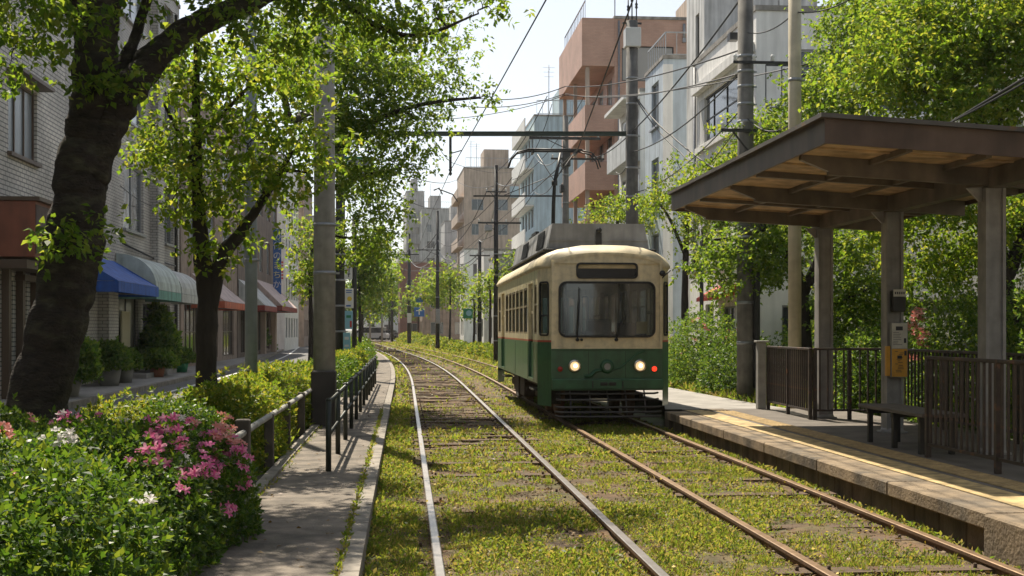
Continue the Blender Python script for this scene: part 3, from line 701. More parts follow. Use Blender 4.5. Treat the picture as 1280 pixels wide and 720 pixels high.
# ---------------------------------------------------------------- foliage machinery
def leaf_mesh(name, P, Dv, Nv, L, m, parent=None, width=.30, fold=.12, mi=None):
    P = np.asarray(P, float); Dv = Dv/np.linalg.norm(Dv, axis=1, keepdims=True)
    W = np.cross(Dv, Nv); W /= np.linalg.norm(W, axis=1, keepdims=True)+1e-9
    Nn = np.cross(W, Dv); L = np.asarray(L).reshape(-1, 1)
    if parent is not None:
        a = -parent.rotation_euler.z; c, s_ = math.cos(a), math.sin(a); lo = np.array(parent.location)
        M = np.array([[c, -s_, 0], [s_, c, 0], [0, 0, 1]])
        P = (P-lo)@M.T; Dv = Dv@M.T; W = W@M.T; Nn = Nn@M.T
    V = np.stack([P, P+Dv*L*.45+W*L*width+Nn*L*fold, P+Dv*L, P+Dv*L*.45-W*L*width+Nn*L*fold], 1).reshape(-1, 3)
    n = len(P); me = bpy.data.meshes.new(name)
    me.vertices.add(4*n); me.vertices.foreach_set('co', V.astype(np.float32).ravel())
    me.loops.add(4*n); me.loops.foreach_set('vertex_index', np.arange(4*n, dtype=np.int32))
    me.polygons.add(n); me.polygons.foreach_set('loop_start', np.arange(0, 4*n, 4, dtype=np.int32)); me.polygons.foreach_set('loop_total', np.full(n, 4, np.int32))
    me.materials.append(m); me.update(calc_edges=True)
    return mesh_obj(name, me, parent)
from mathutils import noise as mnoise
def unit(v): return v/(np.linalg.norm(v, axis=-1, keepdims=True)+1e-9)

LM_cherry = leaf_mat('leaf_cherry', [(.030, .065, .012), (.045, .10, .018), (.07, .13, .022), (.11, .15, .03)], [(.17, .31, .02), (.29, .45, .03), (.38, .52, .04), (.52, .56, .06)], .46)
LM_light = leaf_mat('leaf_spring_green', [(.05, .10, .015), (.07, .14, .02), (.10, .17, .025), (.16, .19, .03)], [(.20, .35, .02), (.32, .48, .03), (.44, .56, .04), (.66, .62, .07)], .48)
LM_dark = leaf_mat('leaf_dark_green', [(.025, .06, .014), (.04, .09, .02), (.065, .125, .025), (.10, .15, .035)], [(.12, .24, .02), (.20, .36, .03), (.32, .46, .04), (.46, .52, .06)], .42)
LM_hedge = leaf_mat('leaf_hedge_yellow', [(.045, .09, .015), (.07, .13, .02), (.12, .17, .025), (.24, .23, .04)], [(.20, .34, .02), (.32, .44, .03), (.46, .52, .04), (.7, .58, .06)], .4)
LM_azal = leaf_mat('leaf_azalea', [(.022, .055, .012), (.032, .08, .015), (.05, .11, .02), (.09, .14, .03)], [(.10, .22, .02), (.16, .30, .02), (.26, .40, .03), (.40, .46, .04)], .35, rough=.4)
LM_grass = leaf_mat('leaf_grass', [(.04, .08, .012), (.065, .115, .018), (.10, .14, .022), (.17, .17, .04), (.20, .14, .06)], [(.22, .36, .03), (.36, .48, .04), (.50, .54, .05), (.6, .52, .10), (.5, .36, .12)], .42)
LM_dry = leaf_mat('leaf_fallen', [(.10, .06, .03), (.17, .10, .04), (.25, .17, .07), (.13, .05, .02)], [(.2, .1, .03), (.3, .2, .05), (.4, .25, .08), (.2, .08, .03)], .2)
M_bark = mat('bark_cherry', (.034, .025, .019), .92, var=.6, vscale=9, bump=1.0, bscale=24, stretch=(1, 1, 2.2), col2=(.07, .062, .04), c2scale=3.5, c2th=.58, c2soft=.08)
M_bark.node_tree.nodes['Bump'].inputs['Distance'].default_value = .03
M_bark2 = mat('bark_dark', (.032, .025, .019), .9, var=.4, vscale=8, bump=.8, bscale=25, stretch=(1, 1, .5))

def sprig_leaves(rg, cen, out, K, per, spread, L, droop=.35):
    """leaves in small sprays of `per` round each clump centre"""
    n = len(cen); c = np.repeat(cen, K, 0); o = np.repeat(out, K, 0)
    b = c+rg.normal(size=(n*K, 3))*np.asarray(spread)
    sd = unit(o*.6+rg.normal(size=(n*K, 3))*.7+np.array([0, 0, -.1]))
    B = np.repeat(b, per, 0); D = np.repeat(sd, per, 0); i = np.tile(np.arange(per), n*K)[:, None]
    P = B+D*i*L*.38
    q = rg.normal(size=(len(P), 3)); q -= D*(q*D).sum(1, keepdims=True); q = unit(q)
    d = unit(D*.45+q*.9+np.array([0, 0, -droop]))
    nv = unit(np.array([0, 0, 1.0])+rg.normal(size=(len(P), 3))*.55)
    return P, d, nv

DENS = 4.6
def tree(name, label, base, trunks, blobs, dens, L, lm, bark, seed, group=None, K=9, per=6, twig=.012, thick=1.0, spread=(.17, .17, .10), cat='tree', droop=.35, root_flare=True):
    """base: world xyz. trunks: lists of (px,py,width_px,D). blobs: (px,py,rx_px,ry_px,D,depth_m)"""
    rg = np.random.default_rng(seed)
    t = thing(name, label, cat, base, 0, group)
    tm = MB(); nodes = []
    for ti, tp in enumerate(trunks):
        pts = []; rad = []
        for q in tp:
            if len(q) == 4: p = PX(q[0], q[1], q[3]); w = q[2]*q[3]/FPX/2
            else: p = Vector(q[0]); w = q[1]
            pts.append(p); rad.append(w*thick)
        # smooth densify (Catmull-Rom)
        pp = []; rr_ = []
        for i in range(len(pts)-1):
            p0 = pts[max(i-1, 0)]; p1 = pts[i]; p2 = pts[i+1]; p3 = pts[min(i+2, len(pts)-1)]
            m = 6 if rad[i] > .05 else 4
            for j in range(m):
                u = j/m; v = .5*((2*p1)+(-p0+p2)*u+(2*p0-5*p1+4*p2-p3)*u*u+(-p0+3*p1-3*p2+p3)*u**3)
                r_ = rad[i]*(1-u)+rad[i+1]*u
                jit = Vector(rg.normal(size=3))*r_*.05; pp.append(v+jit); rr_.append(r_*(1+rg.normal()*.05))
        pp.append(pts[-1]); rr_.append(rad[-1])
        if ti == 0 and root_flare: rr_[0] *= 1.35; rr_[1] *= 1.12
        if rad[0]*thick > .12:
            qq = []; r3 = []
            for i in range(len(pp)-1):
                for j in range(5): qq.append(pp[i].lerp(pp[i+1], j/5)); r3.append(rr_[i]*(1-j/5)+rr_[i+1]*j/5)
            qq.append(pp[-1]); r3.append(rr_[-1]); st = len(tm.v); tm.tube(qq, r3, 40)
            for vi in range(st, len(tm.v)):
                v_ = Vector(tm.v[vi]); ci = min((vi-st)//40, len(qq)-1); o_ = v_-qq[ci]; r_ = r3[ci]
                u_ = o_.normalized(); nn = Vector((u_.x*2.2, u_.y*2.2, v_.z*1.1))
                h_ = mnoise.noise(nn)*.10+mnoise.noise(Vector((u_.x*5, u_.y*5, v_.z*3.5)))*.055+mnoise.noise(Vector((u_.x*9, u_.y*9, v_.z*22)))*.030+mnoise.noise(Vector((u_.x*26, u_.y*26, v_.z*30)))*.018
                tm.v[vi] = tuple(v_+o_*h_)
        else: tm.tube(pp, rr_, 14 if rad[0] > .08 else 7)
        nodes += [(p, r_) for p, r_ in zip(pp, rr_)][2:]
    NP = np.array([p[:] for p, r_ in nodes]); NR = np.array([r_ for p, r_ in nodes])
    cens = []; outs = []
    tw = MB()
    def connect(target, r0, r1, n=5):
        nonlocal NP, NR
        T = np.array(target); d = np.linalg.norm(NP-T, axis=1)+np.where(NP[:, 2] > T[2]+.2, .6, 0)
        i = int(d.argmin()); A = NP[i]; r0 = min(r0, NR[i]*.75)
        pts = []; ln = np.linalg.norm(T-A)
        for j in range(n+1):
            u = j/n; p = A+(T-A)*u; p[2] += .10*ln*math.sin(math.pi*u)
            if 0 < j < n: p = p+rg.normal(size=3)*.05*ln
            pts.append(p)
        rs = [r0+(r1-r0)*j/n for j in range(n+1)]
        tw.tube(pts, rs, 5 if r0 < .03 else 8, cap=False)
        NP = np.vstack([NP, np.array(pts[1:])]); NR = np.concatenate([NR, rs[1:]])
    order = sorted(range(len(blobs)), key=lambda i: min(np.linalg.norm(NP-np.array(PX(blobs[i][0], blobs[i][1], blobs[i][4])), axis=1)))
    for bi in order:
        px, py, rx, ry, D, dep = blobs[bi][:6]; f = blobs[bi][6] if len(blobs[bi]) > 6 else 1.0
        c = np.array(PX(px, py, D)); ax = np.array([rx*D/FPX, dep, ry*D/FPX])
        connect(c, max(twig*2.6, .06*ax.max()*.5), twig, 6)
        n = max(3, int(dens*DENS*f*4.19*ax[0]*ax[1]*ax[2])) if ax.min() > .0 else 3
        v = unit(rg.normal(size=(n, 3)))*(rg.random((n, 1))**.42); cc = c+v*ax
        for q in sorted(cc.tolist(), key=lambda q: np.linalg.norm(np.array(q)-c)): connect(q, twig, .003, 4)
        cens.append(cc); outs.append(unit(v*ax+rg.normal(size=(n, 3))*.2*ax))
    cc = np.vstack(cens); oo = np.vstack(outs)
    P, d, nv = sprig_leaves(rg, cc, oo, K, per, spread, L, droop)
    tm.build('trunk', bark, t, world=True, fix=False)
    tag(tw.build('twigs', bark, t, world=True, fix=False), kind='stuff')
    leaf_mesh('crown', P, d, nv, L*rg.uniform(.65, 1.2, len(P)), lm, t)
    return t

def bush(name, label, c, half, rosettes, L, lm, seed, p=3.0, group=None, cat='bush', rot=TH, per=6, lumps=.16, stems=9, inner=.5, wild=.0):
    rg = np.random.default_rng(seed); t = thing(name, label, cat, c, rot, group)
    h = np.array(half); n = rosettes
    v = rg.normal(size=(n, 3)); v[:, 2] = np.abs(v[:, 2])*1.0
    v = v/np.abs(v).max(1, keepdims=True); v = v/((np.abs(v)**p).sum(1, keepdims=True)**(1/p))
    w = v*h; ph = rg.uniform(0, 6, 6)
    lump = (np.sin(w[:, 0]*3.1+ph[0])*np.sin(w[:, 1]*2.7+ph[1])+np.sin(w[:, 0]*7.3+ph[2]+w[:, 2]*5)*np.sin(w[:, 1]*6.1+ph[3])*.5+np.sin(w[:, 2]*6+ph[4])*.3)
    r_ = 1+lumps*lump*.6-np.abs(rg.normal(size=n))*.10
    deep = rg.random(n) < inner; r_[deep] -= rg.random(deep.sum())*.45
    if wild: k_ = rg.random(n) < wild; r_[k_] += rg.random(k_.sum())*.18
    w = w*r_[:, None]
    nrm = unit(np.sign(v)*np.abs(v)**(p-1)/h+np.array([0, 0, .35]))
    # rosettes
    W = np.repeat(w, per, 0); Nn = np.repeat(unit(nrm+rg.normal(size=(n, 3))*.35), per, 0)
    a = np.tile(np.arange(per)*2.4, n)+np.repeat(rg.uniform(0, 6, n), per)
    q = unit(np.cross(Nn, np.array([.3, .5, .8]))); q2 = np.cross(Nn, q)
    rad = q*np.cos(a)[:, None]+q2*np.sin(a)[:, None]
    lift = np.tile(np.linspace(.15, .95, per), n)[:, None]
    d = unit(rad*(1.05-lift*.6)+Nn*lift+rg.normal(size=rad.shape)*.12)
    P = W+Nn*(lift*L*.5)
    M = np.array([[math.cos(rot), -math.sin(rot), 0], [math.sin(rot), math.cos(rot), 0], [0, 0, 1]])
    Pw = P@M.T+np.array(c)
    leaf_mesh('leaves', Pw, d@M.T, Nn@M.T, L*rg.uniform(.6, 1.15, len(P)), lm, t, width=.26)
    sm = MB()
    for i in range(stems):
        x, y = rg.uniform(-.6, .6, 2)*h[:2]; e = w[rg.integers(n)]*.9
        sm.tube([(x*.5, y*.5, -.02), (x*.8+e[0]*.1, y*.8+e[1]*.1, h[2]*.35), tuple(e)], [.012, .009, .004], 5, cap=False)
    sm.build('stems', M_bark2, t, fix=False)
    return t, w, nrm

def blossom_mesh(name, col, seed):
    rg = random.Random(seed); mb = MB()
    for f in range(rg.choice((2, 3, 3, 4))):
        o = Vector((rg.uniform(-.04, .04), rg.uniform(-.04, .04), rg.uniform(0, .03)))
        ax = Vector((rg.uniform(-.6, .6), rg.uniform(-.6, .6), 1)).normalized(); x = ax.orthogonal().normalized(); y = ax.cross(x)
        a0 = rg.uniform(0, 6)
        for k_ in range(5):
            a = a0+k_*1.2566; d = x*math.cos(a)+y*math.sin(a); s_ = -x*math.sin(a)+y*math.cos(a); l = rg.uniform(.022, .030)
            mb.add([o, o+d*l*.45+s_*l*.30+ax*l*.5, o+d*l*.95+s_*l*.26+ax*l*.62, o+d*l*1.2+ax*l*.5, o+d*l*.95-s_*l*.26+ax*l*.62, o+d*l*.45-s_*l*.30+ax*l*.5, o+d*l*.7+ax*l*.42], [(0, 1, 6, 5), (1, 2, 3, 6), (6, 3, 4, 5)])
    me = bpy.data.meshes.new(name); me.from_pydata(mb.v, [], mb.f); me.materials.append(col); me.update(); return me
PM_pink = leaf_mat('petal_pink', [(.70, .10, .34), (.76, .20, .44), (.80, .38, .52), (.66, .08, .24)], [(.8, .25, .45), (.85, .35, .5), (.85, .5, .6), (.8, .2, .35)], .3, .6)
PM_salm = leaf_mat('petal_salmon', [(.74, .34, .32), (.78, .50, .44), (.66, .20, .18)], [(.8, .25, .2), (.8, .35, .25), (.7, .15, .1)], .3, .6)
PM_white = leaf_mat('petal_white', [(.78, .74, .70), (.80, .78, .74), (.74, .66, .62)], [(.8, .8, .75), (.8, .8, .78), (.8, .7, .7)], .3, .6)
BL = {'pink': [blossom_mesh('blossom', PM_pink, i) for i in range(5)], 'salmon': [blossom_mesh('blossom', PM_salm, 10+i) for i in range(4)], 'white': [blossom_mesh('blossom', PM_white, 20+i) for i in range(4)]}
def put_blossoms(t, w, nrm, centers, seed, scale=1.0):
    """centers: (px,py,radius_px,kind,count): blossoms on the bush surface near those photo spots"""
    rg = random.Random(seed); M = Matrix.Rotation(t.rotation_euler.z, 3, 'Z'); lo = t.location
    pts = [(M @ Vector(q))+lo for q in w]; pix = [(CX+FPX*p.x/p.y, HY-FPX*(p.z-EYE)/p.y, p.y) if p.y > .5 else None for p in pts]
    for (px, py, rp, kind, cnt) in centers:
        idx = [i for i, q in enumerate(pix) if q and math.hypot(q[0]-px, (q[1]-py)) < rp]
        if not idx: continue
        idx.sort(key=lambda i: pix[i][2]); idx = idx[:max(cnt*2, int(len(idx)*.5))]; rg.shuffle(idx)
        for i in idx[:cnt]:
            n = Vector(nrm[i])*.5+Vector((0, -.6, .35)); n.normalize()
            o = bpy.data.objects.new('blossom', rg.choice(BL[kind])); C.objects.link(o); o.parent = t
            o.location = Vector(w[i])+n*.035; o.rotation_euler = n.to_track_quat('Z', 'Y').to_euler(); k_ = rg.uniform(.8, 1.3)*scale; o.scale = (k_, k_, k_)
# ---------------------------------------------------------------- trees
G_left = 'street trees on the planting strip'; G_right = 'trees behind the platform'
tree('cherry_tree', 'big leaning cherry tree with thick dark forked trunk rising from the azaleas', PX(48, 600, 12.0).xy.to_3d()+Vector((0, 0, .0)),
     [[(40, 612, 88, 12.0), (51, 500, 76, 12.0), (73, 400, 70, 12.0), (91, 300, 66, 12.0), (101, 225, 64, 12.0), (109, 165, 56, 12.0), (119, 100, 52, 12.0), (121, 40, 52, 12.0), (128, -60, 48, 12.1), (118, -200, 36, 12.3), (130, -330, 20, 12.4)],
      [(96, 290, 40, 12.0), (115, 215, 44, 12.0), (135, 160, 40, 12.0), (163, 108, 40, 12.1), (202, 62, 36, 12.3), (255, 27, 30, 12.6), (320, 2, 24, 13.0), (400, -40, 18, 13.6), (490, -60, 12, 14.2), (560, -50, 7, 14.6)],
      [(140, 100, 24, 12.1), (166, 55, 15, 12.3), (182, 5, 12, 12.5), (215, -80, 8, 12.7)],
      [(118, 45, 30, 12.0), (90, 5, 30, 11.8), (62, -50, 24, 11.4), (10, -130, 14, 11)],
      [(400, -40, 14, 13.6), (450, 20, 8, 13.8), (520, 45, 5, 14), (590, 20, 3, 14.2)]],
     [(50, 15, 60, 28, 11.2, .8, 1.1), (20, 60, 32, 30, 11.2, .5, .9), (110, -90, 110, 60, 11.8, 1.3, .5), (290, -70, 130, 50, 12.8, 1.2, .5), (300, 18, 45, 22, 12.4, .5, .9),
      (230, 30, 30, 22, 12.0, .5, .7), (400, 5, 60, 26, 13.6, .8, .9), (470, 35, 60, 26, 14, .7, .9), (545, 22, 40, 18, 14.2, .5, .8), (610, 8, 30, 10, 14.4, .3, .7), (500, -60, 90, 40, 14.0, 1.0, .4),
      (360, 60, 40, 22, 13.5, .5, .8), (115, 105, 6, 8, 11.7, .1, 3), (100, 300, 17, 9, 11.6, .12, 8), (70, 300, 9, 6, 11.65, .1, 5), (150, 95, 8, 8, 11.7, .1, 4), (230, -150, 130, 80, 13, 1.5, .35), (-40, 60, 40, 40, 11, .6, .5)],
     15, .085, LM_cherry, M_bark, 11, G_left, K=9, per=6, twig=.010, spread=(.15, .15, .09))
tree('young_tree', 'slender forked young tree with bright spring leaves between the cherry and the concrete pole', PX(258, 530, 15).xy.to_3d()+Vector((0, 0, .05)),
     [[(257, 560, 31, 15), (258, 460, 27, 15), (258, 360, 24, 15), (252, 315, 20, 15), (247, 240, 15, 15), (245, 140, 11, 15), (246, 40, 7, 15)],
      [(263, 390, 18, 15), (276, 325, 19, 15), (300, 292, 15, 15), (335, 240, 9, 15.2), (365, 190, 6, 15.4)],
      [(247, 220, 8, 15), (225, 170, 5, 14.9), (205, 130, 3, 14.8)], [(246, 180, 7, 15), (290, 130, 5, 15.2), (330, 90, 3, 15.4)]],
     [(240, 90, 50, 40, 15, .7), (215, 175, 42, 45, 14.8, .7), (300, 90, 50, 40, 15.3, .7), (370, 95, 40, 40, 15.6, .6), (310, 180, 55, 45, 15, .8), (380, 185, 34, 45, 15.5, .6), (250, 240, 50, 35, 14.8, .7), (330, 236, 42, 26, 15, .6), (395, 230, 16, 20, 15.3, .4), (215, 250, 22, 25, 14.7, .3, .7), (250, 320, 28, 14, 14.6, .25, .9), (300, 296, 16, 10, 15, .3, .6)],
     9, .088, LM_light, M_bark2, 12, G_left, K=9, per=6, twig=.009)
tree('street_tree', 'tall dark trunked tree behind the concrete pole with branches reaching over the tracks', PX(409, 500, 27).xy.to_3d()+Vector((0, 0, .05)),
     [[(409, 520, 16, 27), (408, 400, 14, 27), (409, 280, 13, 27), (414, 180, 12, 27), (408, 100, 10, 26.5), (395, 40, 8, 26)],
      [(414, 190, 10, 27), (470, 150, 7, 26), (530, 130, 5, 25.5), (600, 122, 3, 25)], [(413, 170, 9, 27), (390, 140, 10, 25), (365, 150, 9, 24), (352, 105, 7, 23.5), (340, 60, 5, 23)],
      [(410, 240, 8, 27), (450, 220, 5, 26.8), (500, 210, 3, 26.5)]],
     [(470, 95, 50, 40, 26, 1.2), (540, 95, 42, 26, 25.6, .9), (570, 60, 36, 16, 25.4, .7, .9), (595, 120, 40, 9, 25.2, .5, 1.3), (430, 60, 50, 45, 26, 1.4), (520, 150, 45, 28, 25.8, .9), (455, 165, 45, 35, 26.5, 1.3), (505, 200, 35, 22, 26, .8), (450, 225, 40, 32, 26.8, 1.3), (480, 265, 26, 22, 26.5, .8), (450, 300, 34, 28, 27, 1.1), (475, 305, 20, 14, 27, .5), (400, 130, 40, 50, 25.5, 1.2), (350, 60, 50, 50, 23.5, 1.2, .8), (560, 10, 40, 16, 25, .6, .6)],
     4.3, .10, LM_cherry, M_bark2, 13, G_left, K=11, per=6, twig=.014, spread=(.26, .26, .16))
for i, (px, D, tw_, bl, lb, lm) in enumerate((
    (388, 44, 8, [(390, 320, 10, 40, 44, 1.2), (384, 355, 8, 18, 44, 1.0), (396, 350, 12, 30, 44, 1.2), (388, 285, 10, 20, 44, 1.2)], 'small yellow green tree seen left of the concrete pole beside the blue banner', LM_light),
    (449, 62, 5, [(462, 345, 14, 34, 62, 1.8), (452, 320, 18, 26, 62, 1.8), (470, 300, 14, 20, 62, 1.4), (448, 370, 10, 20, 62, 1.2)], 'tree behind the white street signs on the dark pole', LM_dark),
    (452, 95, 4, [(470, 355, 12, 26, 95, 2.4), (478, 335, 12, 20, 95, 2), (462, 375, 10, 18, 95, 2)], 'far tree where the footpath meets the curving track', LM_light),
    (486, 190, 3.0, [(488, 372, 16, 20, 190, 4), (478, 352, 12, 14, 190, 3)], 'dark tree at the end of the street behind the parked cars', LM_dark),
    (466, 205, 3.0, [(462, 365, 14, 22, 205, 4), (450, 380, 12, 18, 205, 4)], 'tree at the end of the street left of the parked cars', LM_dark))):
    yb = HY+EYE*FPX/D
    tree('street_tree', lb, PX(px, yb, D), [[(px, yb+1, tw_, D), (px+1, (yb+360)/2, tw_*.8, D), (px, 345, tw_*.6, D), (px+3, 300, tw_*.35, D)]], bl, {0: 1.6, 1: 1.0, 2: .5, 3: .14, 4: .13}[i], .10+.0016*D, lm, M_bark2, 20+i, G_left, K=12 if D < 150 else 20, twig=.02, spread=(.012*D*.6, .012*D*.6, .008*D*.6))

# right side
tree('maple_tree', 'large tree right behind the shelter whose pale crown spreads above the roof', PX(1268, 470, 21).xy.to_3d()+Vector((0, 0, .1)),
     [[(1268, 530, 34, 21), (1264, 420, 28, 21), (1250, 330, 24, 21), (1238, 250, 20, 21), (1225, 150, 14, 21), (1180, 60, 8, 21)], [(1255, 350, 20, 21), (1285, 280, 16, 21), (1310, 180, 10, 21)], [(1245, 300, 12, 21), (1190, 250, 10, 21), (1140, 230, 7, 21), (1090, 250, 4, 21)], [(1230, 180, 10, 21), (1290, 90, 7, 20.6), (1330, 40, 4, 20.4)], [(1225, 150, 9, 21), (1150, 110, 6, 20.6), (1100, 100, 3, 20.4)]],
     [(1120, 90, 70, 45, 20.5, 1.4), (1200, 60, 70, 50, 20.5, 1.5), (1260, 110, 50, 50, 20.2, 1.2), (1230, 20, 70, 45, 20.5, 1.5), (1150, 20, 60, 40, 21, 1.4), (1270, 30, 50, 50, 20.5, 1.2), (1180, 140, 60, 25, 20, 1.1), (1180, 260, 50, 30, 20.8, 1.1), (1110, 280, 45, 30, 21, 1.1), (1180, 330, 60, 30, 21.5, 1.1), (1240, 300, 30, 40, 21.4, 1.1), (1290, 260, 40, 70, 21.4, 1.2), (1270, 380, 50, 30, 21.6, 1.0, .7)],
     6.2, .095, LM_light, M_bark2, 31, G_right, K=11, per=6, twig=.012, spread=(.22, .22, .13))
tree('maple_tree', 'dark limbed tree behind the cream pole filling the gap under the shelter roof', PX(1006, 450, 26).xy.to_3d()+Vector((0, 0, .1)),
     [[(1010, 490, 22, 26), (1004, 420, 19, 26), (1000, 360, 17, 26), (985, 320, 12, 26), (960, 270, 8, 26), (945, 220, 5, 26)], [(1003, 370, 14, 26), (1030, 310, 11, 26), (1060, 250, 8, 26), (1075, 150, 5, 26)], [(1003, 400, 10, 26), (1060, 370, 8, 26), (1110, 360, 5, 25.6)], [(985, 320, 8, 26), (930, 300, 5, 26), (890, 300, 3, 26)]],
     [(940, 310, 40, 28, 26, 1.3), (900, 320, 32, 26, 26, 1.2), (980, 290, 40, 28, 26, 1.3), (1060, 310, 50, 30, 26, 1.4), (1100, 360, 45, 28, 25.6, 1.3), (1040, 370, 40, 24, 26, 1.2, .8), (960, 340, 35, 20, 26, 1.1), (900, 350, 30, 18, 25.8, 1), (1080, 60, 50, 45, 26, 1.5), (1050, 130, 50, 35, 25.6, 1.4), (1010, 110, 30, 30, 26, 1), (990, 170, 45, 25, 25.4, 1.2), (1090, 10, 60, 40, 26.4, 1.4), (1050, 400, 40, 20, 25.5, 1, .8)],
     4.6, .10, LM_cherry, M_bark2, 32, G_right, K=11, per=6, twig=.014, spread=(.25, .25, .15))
tree('maple_tree', 'yellow green tree between the grey utility pole and the left edge of the shelter roof', PX(926, 470, 31).xy.to_3d()+Vector((0, 0, .1)),
     [[(940, 470, 13, 32), (938, 380, 11, 32), (935, 280, 9, 32), (945, 200, 6, 32), (940, 150, 4, 32)], [(936, 300, 7, 32), (900, 240, 5, 32), (870, 225, 3, 32)]],
     [(930, 190, 40, 26, 31, 1.4), (890, 225, 36, 22, 31, 1.3), (960, 170, 36, 28, 31, 1.3), (905, 265, 40, 20, 31, 1.2), (955, 235, 40, 26, 31, 1.3), (920, 160, 20, 16, 30.6, .7)],
     3.4, .105, LM_light, M_bark2, 33, G_right, K=12, per=6, twig=.014, spread=(.28, .28, .17))
tree('maple_tree', 'thin dark trunked tree just right of the tram with open branches', PX(857, 470, 36).xy.to_3d()+Vector((0, 0, .1)),
     [[(857, 470, 10, 36), (856, 380, 9, 36), (858, 300, 7, 36), (862, 240, 4, 36)], [(857, 345, 5, 36), (885, 300, 4, 36), (905, 270, 2.5, 36)], [(857, 320, 5, 36), (835, 270, 3.5, 36), (815, 245, 2, 36)]],
     [(850, 245, 30, 18, 36, 1.5), (820, 250, 26, 14, 36, 1.2), (872, 290, 26, 20, 36, 1.3, .7), (880, 250, 28, 18, 36, 1.3), (850, 210, 16, 10, 36, .8, .7), (870, 335, 22, 14, 36, 1, .6)],
     2.6, .11, LM_light, M_bark2, 34, G_right, K=10, per=6, twig=.014, spread=(.3, .3, .18))
tree('maple_tree', 'yellow tree top showing above the tram roof beside the tall pole', PX(775, 455, 50).xy.to_3d()+Vector((0, 0, .1)),
     [[(778, 460, 8, 50), (776, 350, 6, 50), (772, 280, 4, 50), (775, 255, 2, 50)]],
     [(765, 265, 26, 14, 50, 1.5), (745, 272, 16, 10, 50, 1.2), (800, 262, 24, 16, 50, 1.5), (772, 245, 12, 8, 50, .8), (820, 275, 20, 14, 50, 1.3)],
     1.6, .13, LM_light, M_bark2, 35, G_right, K=12, per=6, twig=.016, spread=(.36, .36, .2))
for i, (px, D, cy, ry, rx, lb, lm) in enumerate((
    (545, 118, 368, 22, 26, 'round green tree behind the third far pole, right of the tracks', LM_light),
    (562, 100, 350, 24, 24, 'tall leafy tree beside the far dark pole by the blue sign', LM_light),
    (592, 88, 378, 16, 26, 'spreading tree with flat yellow crown near the green sign', LM_light),
    (636, 62, 345, 26, 22, 'tree just behind the left end of the tram', LM_light),
    (612, 78, 360, 20, 14, 'narrow tree between the far poles left of the tram', LM_light),
    (522, 150, 385, 16, 20, 'small far tree where the tracks bend out of sight', LM_dark),
    (504, 185, 385, 14, 12, 'smallest far tree at the vanishing end of the right hand row', LM_light))):
    yb = HY+EYE*FPX/D
    tree('far_tree', lb, PX(px, yb, D), [[(px, yb+1, 4.2*90/D*.8, D), (px+1, cy+ry*.4, 3*90/D*.8, D), (px-1, cy-ry*.3, 1.6, D)]],
         [(px-rx*.35, cy, rx*.6, ry*.75, D, rx*.6*D/FPX), (px+rx*.4, cy+2, rx*.55, ry*.65, D+1, rx*.5*D/FPX), (px, cy-ry*.4, rx*.55, ry*.55, D, rx*.5*D/FPX)], {0: .55, 1: .65, 2: .7, 3: 1.3, 4: 1.0, 5: .4, 6: .3}[i], .10+.0014*D, lm, M_bark2, 50+i, 'far trees right of the tracks', K=12, twig=.02, spread=(.006*D, .006*D, .004*D))

# ---------------------------------------------------------------- azaleas and hedges
G_az = 'azalea bushes in the left corner'
b1 = bush('azalea_bush', 'dense green azalea bush filling the lower left corner with few white blossoms', TF(-2.62, 6.1, .03), (1.42, 2.0, .98), 15500, .052, LM_azal, 101, 2.8, G_az, stems=24)
put_blossoms(*b1, [(18, 605, 12, 'salmon', 2), (90, 655, 8, 'white', 1), (83, 666, 8, 'white', 1), (82, 558, 12, 'white', 3), (70, 562, 10, 'white', 1), (170, 640, 8, 'white', 1), (72, 522, 22, 'pink', 8), (122, 524, 18, 'pink', 7), (45, 520, 14, 'white', 3), (108, 538, 16, 'white', 4), (12, 536, 20, 'salmon', 4), (30, 528, 16, 'pink', 3), (150, 530, 18, 'pink', 4)], 1)
b2 = bush('azalea_bush', 'azalea bush covered in bright pink blossoms beside the footpath', TF(-1.93, 8.9, .03), (.80, 1.65, .90), 9000, .050, LM_azal, 102, 2.6, G_az, stems=16)
put_blossoms(*b2, [(205, 545, 36, 'pink', 16), (208, 572, 34, 'pink', 13), (265, 560, 46, 'pink', 15), (300, 540, 26, 'salmon', 6), (250, 592, 34, 'pink', 12), (278, 560, 26, 'salmon', 4), (285, 612, 24, 'pink', 6), (175, 592, 14, 'pink', 3), (228, 612, 20, 'pink', 4), (278, 637, 16, 'pink', 3), (305, 560, 20, 'pink', 5), (240, 550, 44, 'white', 3), (240, 535, 40, 'salmon', 4), (225, 560, 60, 'pink', 10)], 2, 1.1)
b3 = bush('azalea_bush', 'azalea bush with pink and white blossoms growing around the cherry trunk', TF(-3.2, 9.7, .03), (1.15, 1.5, .93), 7500, .052, LM_azal, 103, 2.6, G_az, stems=12, wild=.04)
put_blossoms(*b3, [(72, 516, 22, 'pink', 8), (95, 522, 18, 'pink', 5), (122, 520, 14, 'pink', 7), (42, 513, 10, 'white', 4), (76, 525, 10, 'white', 5), (105, 536, 16, 'white', 6), (130, 530, 8, 'salmon', 2), (120, 540, 12, 'salmon', 3), (20, 535, 24, 'salmon', 3), (160, 535, 12, 'white', 2)], 3)
b4 = bush('azalea_bush', 'straggly yellow green bush with long shoots in front of the young tree', TF(-2.5, 12.3, .03), (.95, 1.25, .80), 5000, .055, LM_hedge, 104, 2.4, G_az, stems=14, wild=.14, lumps=.3)
b5 = bush('azalea_bush', 'small green bush with red tipped shoots behind the pink blossoms', TF(-1.95, 11.6, .03), (.48, .85, .85), 2600, .048, LM_azal, 105, 2.4, G_az, wild=.1)
put_blossoms(*b5, [(300, 535, 30, 'salmon', 12), (318, 540, 20, 'pink', 6)], 5)
